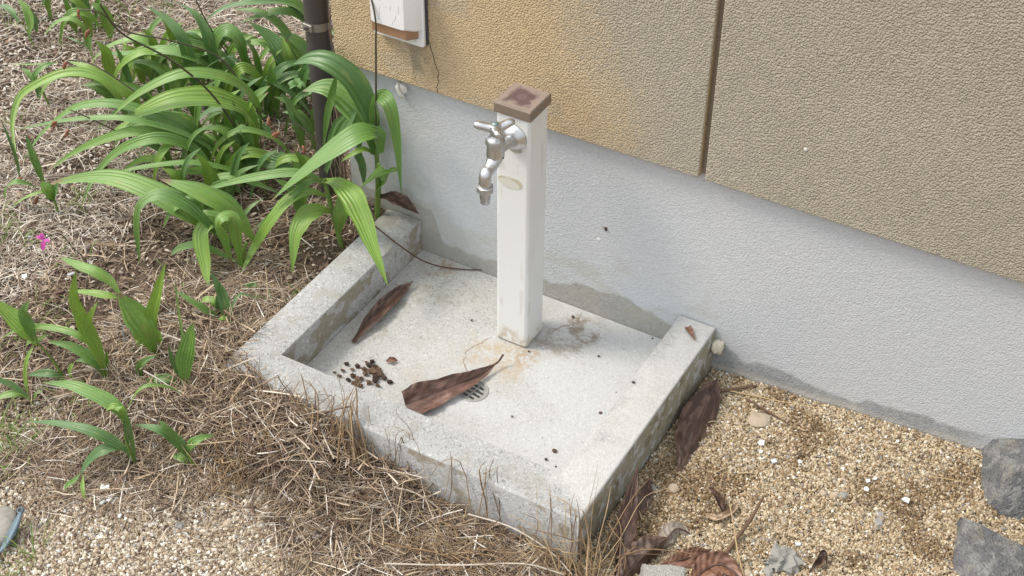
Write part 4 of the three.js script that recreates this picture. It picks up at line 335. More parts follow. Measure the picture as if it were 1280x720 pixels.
// ---------------------------------------------------------------- basin
const RT = 0.11, FY = 0.027, xLo = -0.741, xLi = -0.6586, xRi = -0.0511, xRo = 0.0273, zFi = 0.4914, zFo = 0.5752;
{
  const basin = thing('water_basin', 'shallow concrete basin with raised rims set against the foundation', 'basin', null);
  const U = new THREE.Shape(); U.moveTo(xLo, 0.0015); U.lineTo(xLo, zFo); U.lineTo(xRo, zFo); U.lineTo(xRo, 0.0015); U.lineTo(xRi, 0.0015); U.lineTo(xRi, zFi); U.lineTo(xLi, zFi); U.lineTo(xLi, 0.0015); U.closePath();
  let g = new THREE.ExtrudeGeometry(U, { depth: 0.24, bevelEnabled: true, bevelSize: 0.006, bevelThickness: 0.006, bevelOffset: -0.006, bevelSegments: 4, curveSegments: 4 });
  g.rotateX(Math.PI / 2); g.translate(0, RT - 0.006, 0); g = toCreasedNormals(g, 0.7);
  // unfolded uv: side faces continue the top outwards (outer) or inwards (inner)
  const p = g.attributes.position, n = g.attributes.normal, uv = new Float32Array(p.count * 2);
  for (let i = 0; i < p.count; i += 3) {
    const cx = (p.getX(i) + p.getX(i + 1) + p.getX(i + 2)) / 3, cz = (p.getZ(i) + p.getZ(i + 1) + p.getZ(i + 2)) / 3, fn = V(0, 0, 0); for (let k = i; k < i + 3; k++) fn.add(V(n.getX(k), n.getY(k), n.getZ(k)));
    for (let k = i; k < i + 3; k++) { let x = p.getX(k), z = p.getZ(k); const dy = RT - p.getY(k); if (Math.abs(fn.y) < 1.4) { if (Math.abs(fn.x) > Math.abs(fn.z)) x += Math.sign(fn.x) * dy; else z += Math.sign(fn.z) * dy; } uv[k * 2] = x; uv[k * 2 + 1] = z; }
  }
  g.setAttribute('uv', new THREE.BufferAttribute(uv, 2));
  const ux0 = -0.92, ux1 = 0.24, uz0 = -0.06, uz1 = 0.78;
  const speck = (x, z) => { const a = vn(x * 360, z * 360), b = vn(x * 620 + 7, z * 620); return a > 0.8 ? 1 : b > 0.86 ? 0.8 : a < 0.18 ? -1 : 0; };
  const rmap = texRGB(1500, 1086, (u, v) => {
    const x = ux0 + u * (ux1 - ux0), z = uz0 + v * (uz1 - uz0), n1 = fbm(x * 16, z * 16, 4) - 0.5, n2 = fbm(x * 60, z * 60, 3), s = speck(x, z), q = 0.9 + 0.2 * fbm(x * 220, z * 220, 2);
    // trowelled white slurry on the right rim, bare sandy concrete on the others
    const right = ss(-0.03, 0.03, (x - xRi) - clamp((z - zFi) / (zFo - zFi)) * (xRo - xRi) * 0.8 + n1 * 0.16);
    let c = mix3([0.385, 0.388, 0.382], [0.50, 0.50, 0.485], x > xRo + 0.003 ? 0 : right); const sp = s * (1 - 0.75 * right);
    c = c.map((k) => k * q * (1 + 0.32 * sp));
    // splashed soil and lichen, with shade painted into the right outer face: irregular grainy patches on the outer faces and on the inner left face
    const spl = (k, f, col, lo) => { const m = ss(lo, lo + 0.1, fbm(x * f + k, z * f + k, 4)) * (0.55 + 0.6 * fbm(x * 210 + k, z * 210, 2)); c = mix3(c, col, clamp(m)); };
    if (x > xRo + 0.004) { spl(3, 70, [0.235, 0.215, 0.145], 0.30); spl(9, 40, [0.17, 0.145, 0.09], 0.56); }  // near-even olive cover: shade of the right face painted in with its dirt
    if (z > zFo + 0.004) { spl(5, 24, [0.24, 0.21, 0.155], 0.54); }
    if (x < xLi + 0.09 && x > xLi + 0.004 && z < zFi) { spl(7, 30, [0.24, 0.215, 0.155], 0.46); }
    // algae on the left rim
    const al = ss(0.5, 0.66, fbm(x * 18 + 4, z * 18 + 9, 4)) * (x < xLi ? 1 : 0) * ss(0.42, 0.05, z) ; c = mix3(c, [0.24, 0.235, 0.19], 0.6 * al);
    const dirty = ss(0.55, 0.68, fbm(x * 30 + 40, z * 30 + 9, 4)); c = mix3(c, [0.30, 0.28, 0.235], 0.35 * dirty * (1 - 0.7 * right));
    if (vn(x * 150 + 3, z * 150) > 0.965 && n2 > 0.52) c = mix3(c, [0.14, 0.11, 0.07], 0.7);
    return c;
  });
  const cb = texGray(1024, 1024, (u, v) => 0.5 + (vn(u * 150, v * 150, 150) - 0.5) * 0.5 + (vn(u * 300, v * 300, 300) - 0.5) * 0.35 + (vn(u * 20, v * 20, 20) - 0.5) * 0.25);
  mesh('rim', g, M({ map: rep(rmap, ux1 - ux0, uz1 - uz0, ux0, uz0), bumpMap: rep(cb, 0.3, 0.3), bumpScale: 0.0011, roughness: 0.9 }), basin);
  // floor with drain hole
  const DX = -0.335, DZ = 0.322, DR = 0.0275;
  const F = new THREE.Shape(); F.moveTo(xLi + 0.001, 0.0015); F.lineTo(xLi + 0.001, zFi - 0.001); F.lineTo(xRi - 0.001, zFi - 0.001); F.lineTo(xRi - 0.001, 0.0015); F.closePath();
  const hole = new THREE.Path(); hole.absarc(DX, DZ, DR, 0, Math.PI * 2, true); F.holes.push(hole);
  let fg = new THREE.ExtrudeGeometry(F, { depth: 0.1, bevelEnabled: false, curveSegments: 32 }); fg.rotateX(Math.PI / 2); fg.translate(0, FY, 0); fg = boxUV(fg);
  const cracks = [[[-0.385, 0.168], [-0.392, 0.195], [-0.402, 0.21], [-0.405, 0.235], [-0.395, 0.262], [-0.372, 0.285]], [[-0.285, 0.085], [-0.255, 0.04], [-0.262, 0.012]]];
  const segd = (x, z, a, b) => { const dx = b[0] - a[0], dz = b[1] - a[1], t = clamp(((x - a[0]) * dx + (z - a[1]) * dz) / (dx * dx + dz * dz)); return Math.hypot(x - a[0] - dx * t, z - a[1] - dz * t); };
  const fmap = texRGB(1200, 968, (u, v) => {
    const x = xLi + u * (xRi - xLi), z = v * zFi, n1 = fbm(x * 14 + 3, z * 14 + 8, 4) - 0.5, s = speck(x, z), q = 0.92 + 0.16 * fbm(x * 240, z * 240, 2);
    // paler on the right, darker and more speckled towards the left
    const sm0 = ss(-0.5, -0.2, x + n1 * 0.5 + (z - 0.25) * -0.1);
    let c = mix3([0.40, 0.40, 0.385], [0.475, 0.48, 0.475], sm0); c = c.map((k) => k * q * (1 + 0.26 * s * (1 - 0.6 * sm0)));
    const st = (cx, cz, rx, rz, col, k, th = 0.5) => { const d = Math.hypot((x - cx) / rx, (z - cz) / rz) + n1 * 1.3; const m = ss(1, 0.45, d) * ss(th - 0.12, th + 0.2, (fbm(x * 46 + cx * 90, z * 46, 4) * 0.55 + fbm(x * 190, z * 190, 3) * 0.45)); c = mix3(c, col, clamp(k * m)); };
    st(-0.265, 0.075, 0.07, 0.085, [0.23, 0.18, 0.125], 0.6, 0.47); st(-0.24, 0.05, 0.06, 0.05, [0.2, 0.16, 0.11], 0.7, 0.45);
    st(-0.35, 0.21, 0.08, 0.06, [0.40, 0.31, 0.19], 0.7, 0.42); st(-0.30, 0.19, 0.04, 0.03, [0.33, 0.24, 0.15], 0.7, 0.45);
    st(-0.60, 0.03, 0.06, 0.06, [0.24, 0.165, 0.095], 0.7, 0.42); st(-0.55, 0.09, 0.08, 0.05, [0.25, 0.22, 0.17], 0.6, 0.45);
    st(-0.60, 0.22, 0.05, 0.16, [0.25, 0.225, 0.17], 0.6, 0.46);
    st(-0.42, 0.3, 0.14, 0.12, [0.44, 0.38, 0.29], 0.35, 0.45);
    for (const k of cracks) for (let i = 0; i + 1 < k.length; i++) { const d = segd(x + (fbm(x * 90, z * 90, 2) - 0.5) * 0.008, z, k[i], k[i + 1]); if (d < 0.0022) c = mix3(c, [0.20, 0.13, 0.075], 0.75 * ss(0.0022, 0.0008, d) * (0.5 + 0.7 * fbm(x * 120, z * 120, 2))); }
    if (vn(x * 170 + 3, z * 170 + 5) > 0.955 && fbm(x * 24 + 8, z * 24, 2) > 0.48) c = mix3(c, [0.16, 0.12, 0.08], 0.75);
    return c;
  });
  mesh('floor', fg, M({ map: rep(fmap, xRi - xLi, zFi, xLi, 0), bumpMap: rep(cb, 0.34, 0.34), bumpScale: 0.0008, roughness: 0.82 }), basin);
  // drain: cup, ring, slotted grate
  const drain = new THREE.Group(); drain.name = 'drain'; drain.position.set(DX, FY, DZ); basin.add(drain);
  const metal = M({ color: lin(0.34, 0.34, 0.32), roughness: 0.55, metalness: 0.3 });
  mesh('cup', new THREE.CylinderGeometry(DR - 0.0005, DR * 0.8, 0.06, 32, 1, false).translate(0, -0.0405, 0), M({ color: lin(0.22, 0.22, 0.21), roughness: 0.8, side: THREE.DoubleSide }), drain);
  const S = new THREE.Shape(); S.absarc(0, 0, DR - 0.0008, 0, Math.PI * 2);
  for (let i = -1.5; i <= 1.5; i++) { const hl = Math.sqrt(0.021 * 0.021 - (i * 0.0105) ** 2) , w = 0.0028, q = new THREE.Path(), y0 = i * 0.0105; q.moveTo(-hl, y0 - w); q.lineTo(-0.0016, y0 - w); q.lineTo(-0.0016, y0 + w); q.lineTo(-hl, y0 + w); q.closePath(); S.holes.push(q); const k = new THREE.Path(); k.moveTo(0.0016, y0 - w); k.lineTo(hl, y0 - w); k.lineTo(hl, y0 + w); k.lineTo(0.0016, y0 + w); k.closePath(); S.holes.push(k); }
  const gg = new THREE.ExtrudeGeometry(S, { depth: 0.003, bevelEnabled: false, curveSegments: 32 }); gg.rotateX(-Math.PI / 2); gg.rotateY(-0.15); gg.translate(0, -0.0035, 0); mesh('grate', gg, metal, drain);
  mesh('ring', new THREE.TorusGeometry(DR + 0.001, 0.0018, 8, 40).rotateX(Math.PI / 2), metal, drain);
}
// ---------------------------------------------------------------- post and tap
{
  const px = -0.3405, pz = 0.1315, top = 0.5918, H = 0.035;
  const post = thing('faucet_post', 'white square standpipe post with brown cap standing in the basin', 'faucet post', null, V(px, FY, pz));
  const hgt = top - 0.0211 - FY;
  const pmap = texRGB(512, 1024, (u, v) => { // stains at the foot, scuffs along the edges; one face per 0.1 m
    const x = u * 0.4, y = v * 0.6, n = fbm(x * 60, y * 60, 4), q = 0.97 + 0.05 * fbm(x * 20, y * 6, 2); let c = [0.72 * q, 0.725 * q, 0.71 * q];
    const foot = ss(0.045, 0.006, y + (n - 0.5) * 0.05) * ss(0.34, 0.6, fbm(x * 90 + 5, y * 50, 3)); c = mix3(c, [0.45, 0.38, 0.27], 0.8 * foot);
    const rim = ss(0.007, 0.002, y + (n - 0.5) * 0.006); c = mix3(c, [0.22, 0.16, 0.09], 0.75 * rim);
    const wash = ss(0.55, 0.7, fbm(x * 110, y * 7 + 3, 4)) * ss(0.42, 0.6, fbm(x * 40, y * 30, 3)); c = mix3(c, [0.56, 0.545, 0.49], 0.5 * wash);
    if (vn(x * 260, y * 260) > 0.975 && n > 0.5) c = mix3(c, [0.2, 0.16, 0.1], 0.7);
    return c;
  });
  const pg = boxUV(new RoundedBoxGeometry(2 * H, hgt, 2 * H, 4, 0.007).translate(0, hgt / 2, 0)); { const a = pg.attributes.uv, nn = pg.attributes.normal; for (let i = 0; i < a.count; i++) a.setX(i, a.getX(i) + (Math.abs(nn.getX(i)) > 0.7 ? 0.15 : 0.05)); }
  mesh('column', pg, M({ map: rep(pmap, 0.4, 0.6), roughness: 0.42 }), post);
  // plastic cap, worn and stained on top
  const cap = texRGB(256, 256, (u, v) => { const x = u * 2 - 1, y = v * 2 - 1, n = fbm(u * 9 + 3, v * 9, 4) - 0.5, d = Math.max(Math.abs(x), Math.abs(y)) + n * 0.5, r = Math.hypot(x + 0.05, y); let c = mix3([0.115, 0.075, 0.075], [0.27, 0.215, 0.185], ss(0.42, 0.78, d)); if (Math.abs(r - 0.2) < 0.02 || Math.abs(r - 0.1) < 0.015) c = mix3(c, [0.3, 0.24, 0.24], 0.45); if (vn(u * 60, v * 60) > 0.9 && y > 0.1 && y < 0.6) c = mix3(c, [0.55, 0.5, 0.5], 0.5); const q = 0.9 + 0.2 * vn(u * 90, v * 90); return c.map((k) => k * q); });
  const capM = M({ color: lin(0.20, 0.155, 0.12), roughness: 0.5 });
  const capMesh = mesh('cap', new RoundedBoxGeometry(0.077, 0.0211, 0.077, 4, 0.003).translate(0, hgt + 0.0106, 0), capM, post);
  const tp = boxUV(new RoundedBoxGeometry(0.0725, 0.0014, 0.0725, 2, 0.0006).translate(0, hgt + 0.0211, 0));
  mesh('worn_top', tp, M({ map: rep(cap, 0.0725, 0.0725, -0.03625, -0.03625), roughness: 0.45 }), capMesh);
  // oval sticker
  const ss2 = new THREE.Shape(); ss2.absellipse(0, 0, 0.026, 0.0135, 0, Math.PI * 2);
  const sgm = new THREE.ExtrudeGeometry(ss2, { depth: 0.0004, bevelEnabled: false, curveSegments: 32 });
  const stk = texRGB(256, 128, (u, v) => { let c = [0.62, 0.62, 0.545]; const q = 0.93 + 0.14 * vn(u * 40, v * 40); const r = Math.hypot((u - 0.5) * 2, (v - 0.5) * 2); if (r > 0.94) c = [0.5, 0.47, 0.34]; const k = (u - 0.34) / 0.045; if (v > 0.2 && v < 0.29 && k > 0 && k < 7 && (k % 1) < 0.62 && vn(u * 190, v * 130) > 0.3) c = [0.36, 0.27, 0.18]; return c.map((a) => a * q); });
  mesh('oval_sticker', sgm.translate(-0.0045, 0.426 - FY, H + 0.0002), M({ map: rep(stk, 0.052, 0.027, -0.0305, 0.426 - FY - 0.0135), roughness: 0.5 }), post);

  const tap = thing('water_tap', 'silver metal tap with hose nozzle mounted on the white post', 'tap', null, V(-0.338, 0.528, pz + H));
  const chrome = M({ color: lin(0.60, 0.61, 0.62), metalness: 1, roughness: 0.36, bumpMap: texGray(128, 128, (u, v) => vn(u * 40, v * 40, 40)), bumpScale: 0.00012 });
  const dull = M({ color: lin(0.55, 0.555, 0.56), metalness: 1, roughness: 0.45 });
  const lathe = (pr, seg = 36) => new THREE.LatheGeometry(pr.map(([r, y]) => new THREE.Vector2(r, y)), seg);
  mesh('flange', lathe([[0, 0.016], [0.012, 0.015], [0.018, 0.011], [0.0235, 0.0045], [0.0262, 0.002], [0.0265, 0.0004], [0, 0.0004]]).rotateX(Math.PI / 2), chrome, tap);
  const bodyG = mergeGeometries([
    sweep([V(0, 0, 0.008), V(0, 0.001, 0.03), V(0, 0.003, 0.05), V(0, 0.004, 0.064)], [0.0115, 0.0095, 0.0095, 0.0135], 12, 20),
    sweep([V(0, -0.018, 0.062), V(0, 0.0, 0.065), V(0, 0.026, 0.066)], [0.009, 0.0165, 0.0145], 12, 22)]);
  const body = mesh('body', bodyG, chrome, tap);
  mesh('bonnet', lathe([[0, 0.022], [0.0165, 0.022], [0.0175, 0.024], [0.0175, 0.034], [0.0145, 0.037], [0.008, 0.042], [0.0065, 0.056], [0, 0.056]], 6).translate(0, 0, 0.066), dull, body);
  // handle: three fluted arms with a central screw
  const hy = 0.058, hz = 0.066, arms = [];
  for (const [dx, dz, L] of [[-0.78, 0.36, 0.037], [0.55, -0.72, 0.036], [0.62, 0.74, 0.034]]) { const n = Math.hypot(dx, dz), x = dx / n, z = dz / n; arms.push(sweep([V(0, hy - 0.002, hz), V(x * L * 0.45, hy + 0.001, hz + z * L * 0.45), V(x * L * 0.8, hy + 0.004, hz + z * L * 0.8), V(x * L, hy + 0.005, hz + z * L)], [0.0105, 0.0085, 0.0082, 0.0074, 0.0045], 14, 14)); }
  arms.push(lathe([[0, -0.014], [0.0085, -0.014], [0.0115, -0.005], [0.0115, 0.005], [0.009, 0.008], [0, 0.008]]).translate(0, hy, hz));
  const hd = mesh('handle', mergeGeometries(arms), chrome, tap);
  mesh('handle_screw', lathe([[0, 0.0115], [0.004, 0.0112], [0.0062, 0.0095], [0.0062, 0.006], [0, 0.006]]).translate(0, hy, hz), M({ color: lin(0.25, 0.33, 0.34), metalness: 0.6, roughness: 0.4 }), hd);
  mesh('spout', sweep([V(0, -0.004, 0.066), V(0, -0.013, 0.078), V(0, -0.017, 0.090), V(0, -0.020, 0.0985), V(0, -0.030, 0.1015), V(0, -0.044, 0.1015)], [0.0145, 0.012, 0.0105, 0.0112, 0.0112, 0.0115], 26, 20), chrome, tap);
  const nut = mesh('nozzle_nut', lathe([[0, -0.043], [0.0145, -0.043], [0.0155, -0.045], [0.0155, -0.054], [0.0135, -0.057], [0, -0.057]], 8).translate(0, 0, 0.1015), dull, tap);
  mesh('hose_nozzle', lathe([[0, -0.056], [0.0092, -0.056], [0.0105, -0.060], [0.0082, -0.0625], [0.0103, -0.066], [0.0080, -0.0685], [0.0098, -0.072], [0.0076, -0.0745], [0.0088, -0.080], [0.0055, -0.0805], [0.0055, -0.07], [0, -0.07]], 26).translate(0, 0, 0.1015), chrome, nut);
  mesh('set_screw', new THREE.CylinderGeometry(0.0018, 0.0018, 0.003, 10).rotateZ(Math.PI / 2).translate(0.0155, 0.0, 0.066), M({ color: lin(0.05, 0.05, 0.05), roughness: 0.6, metalness: 0.5 }), body);
  // limescale crust below the flange
  mesh('lime_crust', lump(0.01, 9, { d: 2, sx: 1.2, sy: 0.5, sz: 0.1, n: 0.5, f: 3 }).translate(0.004, -0.027, 0.0006), M({ color: lin(0.42, 0.43, 0.33), roughness: 1 }), post).position.set(0.0025, 0.528 - FY, H);
}
// ---------------------------------------------------------------- outlet cover on the wall
function loftRects(secs, r0 = 0.006, K = 5) { // rounded-rectangle sections x0,x1,y0,y1,z
  const pos = [], idx = [], n = 4 * (K + 1);
  for (const [x0, x1, y0, y1, z, rr] of secs) { const r = rr ?? r0; [[x1 - r, y1 - r, 0], [x0 + r, y1 - r, 1], [x0 + r, y0 + r, 2], [x1 - r, y0 + r, 3]].forEach(([cx, cy, q]) => { for (let k = 0; k <= K; k++) { const a = (q + k / K) * Math.PI / 2; pos.push(cx + Math.cos(a) * r, cy + Math.sin(a) * r, z); } }); }
  for (let s = 0; s + 1 < secs.length; s++) for (let k = 0; k < n; k++) { const a = s * n + k, b = s * n + (k + 1) % n, c = a + n, d = b + n; idx.push(a, b, c, b, d, c); }
  const cap = (s, f) => { const q = pos.length / 3, S = secs[s]; pos.push((S[0] + S[1]) / 2, (S[2] + S[3]) / 2, S[4]); for (let k = 0; k < n; k++) { const a = s * n + k, b = s * n + (k + 1) % n; f ? idx.push(q, a, b) : idx.push(q, b, a); } };
  cap(0, false); cap(secs.length - 1, true);
  const g = new THREE.BufferGeometry(); g.setAttribute('position', new THREE.Float32BufferAttribute(pos, 3)); g.setIndex(idx); g.computeVertexNormals(); return toCreasedNormals(g, 0.6);
}
{
  const o = thing('outlet_cover', 'white weatherproof outlet cover with brown lower flap on ochre wall', 'outlet cover', null, V(-0.672, 0.558, ZS));
  const L = (x) => x + 0.672, white = M({ color: lin(0.78, 0.785, 0.79), roughness: 0.35 });
  mesh('gasket', box(-0.056, 0.0622, 0.003, 0.15, 0.0004, 0.007, 0.002), M({ color: lin(0.045, 0.045, 0.05), roughness: 0.7 }), o);
  mesh('back_plate', loftRects([[-0.058, 0.059, 0, 0.152, 0.0072, 0.006], [-0.058, 0.059, 0, 0.152, 0.012, 0.006], [-0.0565, 0.0575, 0.0015, 0.1505, 0.0135, 0.005]]), white, o);
  const cov = mesh('hood', loftRects([[-0.054, 0.055, 0.036, 0.150, 0.0137], [-0.050, 0.051, 0.038, 0.146, 0.025], [-0.0395, 0.0395, 0.046, 0.135, 0.044, 0.007], [-0.0375, 0.0375, 0.048, 0.133, 0.0465, 0.006]]), white, o);
  mesh('flap', loftRects([[-0.050, 0.0475, 0.017, 0.06, 0.0138, 0.003], [-0.0415, 0.040, 0.023, 0.06, 0.038, 0.003], [-0.039, 0.0375, 0.026, 0.06, 0.0425, 0.003]]), M({ color: lin(0.31, 0.18, 0.105), roughness: 0.35 }), o);
  for (const x of [-0.022, 0.022]) mesh('socket_lip', box(x - 0.019, x + 0.019, 0.010, 0.0225, 0.0136, 0.024, 0.003), M({ color: lin(0.7, 0.7, 0.64), roughness: 0.4 }), o);
  // embossed line figures on the hood front
  const em = M({ color: lin(0.62, 0.625, 0.63), roughness: 0.4 }), ln = (pts) => sweep(pts.map(([x, y]) => V(x, y, 0.0465)), 0.0005, 14, 5);
  for (const pts of [[[-0.026, 0.058], [-0.021, 0.057], [-0.0195, 0.064], [-0.017, 0.071], [-0.0165, 0.078], [-0.0165, 0.086]], [[0.004, 0.055], [0.0105, 0.0545], [0.0115, 0.060], [0.017, 0.066], [0.020, 0.076]], [[0.0085, 0.083], [0.0085, 0.094]], [[-0.027, 0.1], [-0.02, 0.1005], [-0.012, 0.0985]], [[0.025, 0.08], [0.0265, 0.098]], [[-0.008, 0.086], [-0.002, 0.089], [0.004, 0.086]]]) mesh('embossed_line', ln(pts), em, cov);
}
// ---------------------------------------------------------------- drain pipe on the corner
{
  const o = thing('downpipe', 'brown grey plastic downpipe with metal strap at the house corner', 'pipe', null, V(-0.905, 0.03, -0.02));
  mesh('pipe', new THREE.CylinderGeometry(0.0265, 0.0265, 2.8, 40).translate(0, 1.4, 0), M({ color: lin(0.06, 0.052, 0.05), roughness: 0.5, roughnessMap: texGray(256, 256, (u, v) => 0.6 + 0.4 * fbm(u * 8, v * 8, 4)) }), o);
  const strap = M({ color: lin(0.32, 0.3, 0.27), metalness: 0.7, roughness: 0.45 });
  const band = mesh('strap', new THREE.CylinderGeometry(0.0278, 0.0278, 0.018, 40, 1, true).translate(0, 0.475, 0), new THREE.MeshStandardMaterial({ color: strap.color, metalness: 0.7, roughness: 0.45, side: THREE.DoubleSide }), o);
  mesh('strap_lug', box(-0.012, 0.012, 0.467, 0.483, 0.0275, 0.0325, 0.0015).rotateY(-0.1), strap, band);
  mesh('bolt', new THREE.CylinderGeometry(0.004, 0.004, 0.005, 6).rotateX(Math.PI / 2).translate(-0.004, 0.475, 0.0345), M({ color: lin(0.12, 0.11, 0.1), metalness: 0.6, roughness: 0.5 }), band);
  mesh('wall_bracket', box(0.024, 0.078, 0.469, 0.481, -0.004, 0.004), strap, band);
  // old roots and vine between pipe and wall
  const r = rng(77), mats = [M({ color: lin(0.2, 0.14, 0.09), roughness: 1 }), M({ color: lin(0.34, 0.26, 0.17), roughness: 1 })];
  const v = thing('dead_vine', 'tangle of dead brown vine stems between downpipe and wall corner', 'vine', null, V(-0.86, 0.07, 0.0));
  for (let i = 0; i < 18; i++) { let x = (r() - 0.5) * 0.024, y = r() * 0.3, z = -0.03 + r() * 0.045; const P = []; for (let k = 0; k < 5; k++) { P.push(V(x, y, z)); x += (r() - 0.5) * 0.03; y += 0.03 + r() * 0.05; z += (r() - 0.5) * 0.014; x = clamp(x, -0.014, 0.016); z = clamp(z, -0.04, 0.02); } mesh('stem', sweep(P, 0.0006 + r() * 0.0009, 12, 5), mats[i % 2], v); }
}
// ---------------------------------------------------------------- small things on the wall and basin
{
  const w = M({ color: lin(0.66, 0.65, 0.6), roughness: 0.9 });
  const c = thing('cocoon', 'small pale insect cocoon hanging under the siding edge', 'cocoon', null, V(-0.689, 0.43, 0.004));
  mesh('silk_case', sweep([V(-0.008, 0.012, 0), V(-0.006, 0, 0.004), V(0.0, -0.012, 0.004), V(0.004, -0.022, 0.002)], [0.003, 0.006, 0.005, 0.0055, 0.003], 14, 9), w, c);
  mesh('silk_flap', blade([V(-0.004, 0.012, 0.004), V(0.006, 0.006, 0.008), V(0.012, -0.004, 0.006), V(0.014, 0.010, 0.002)], 0.014, { pleats: 2, amp: 0.3, fold: 0.5, nl: 10, nw: 6 }), w, c);
  single('foam_blob', lump(0.014, 5, { d: 3, n: 0.45, f: 2.6, sy: 1.15 }).translate(0.036, 0.068, 0.008), M({ color: lin(0.62, 0.58, 0.46), roughness: 0.95 }), 'cream foam blob stuck between basin rim end and foundation', 'foam');
  const b = thing('beetle', 'tiny dark insect sitting on the grey foundation', 'insect', null, V(-0.223, 0.254, 0.001));
  mesh('shell', lump(0.004, 3, { d: 1, sx: 0.8, sy: 1.3, sz: 0.7 }), M({ color: lin(0.05, 0.03, 0.02), roughness: 0.5 }), b); mesh('leg', sweep([V(0, 0, 0), V(-0.006, 0.003, 0.001), V(-0.009, 0.002, 0)], 0.0004, 6, 4), M({ color: lin(0.05, 0.03, 0.02) }), b);
  single('wall_blemish', lump(0.004, 8, { d: 1, sz: 0.35 }).translate(-0.238, 0.222, 0), M({ color: lin(0.68, 0.69, 0.7), roughness: 0.9 }), 'tiny chipped pale spot on the foundation below the insect', 'chip');
}
// dirt clods and specks
{
  const ms = [[0.05, 0.03, 0.02], [0.085, 0.055, 0.035], [0.035, 0.022, 0.016], [0.13, 0.08, 0.05]].map((c) => M({ color: lin(...c), roughness: 1 }));
  CLODS.forEach(([p, s], i) => single('dirt_clod', lump(s * (0.7 + (i * 7 % 5) * 0.13), i + 2, { d: 1, n: 1.0, f: 2.2, sy: 0.6, sx: 1.25, flat: true }).translate(p[0], p[1] + s * 0.3, p[2]), i === 24 ? M({ color: lin(0.6, 0.5, 0.36), roughness: 1 }) : ms[i % 4], i === 24 ? 'single pale pebble lying on the basin floor near the folded leaf' : 'dark dirt clod heaped on the basin floor near its front left corner', i === 24 ? 'pebble' : 'dirt clod', i === 24 ? undefined : 'dirt clods on the basin floor'));
  SPECKS.forEach(([p, s], i) => single('dirt_speck', lump(s, i + 60, { d: 1, sy: 0.5 }).translate(p[0], p[1], p[2]), ms[i % 3], p[1] > 0.1 ? 'tiny dark dirt crumb lying on top of the basin rim' : 'tiny dark dirt crumb alone on the pale basin floor', 'dirt crumb', p[1] > 0.1 ? 'crumbs on the basin rim' : 'crumbs on the basin floor'));
}
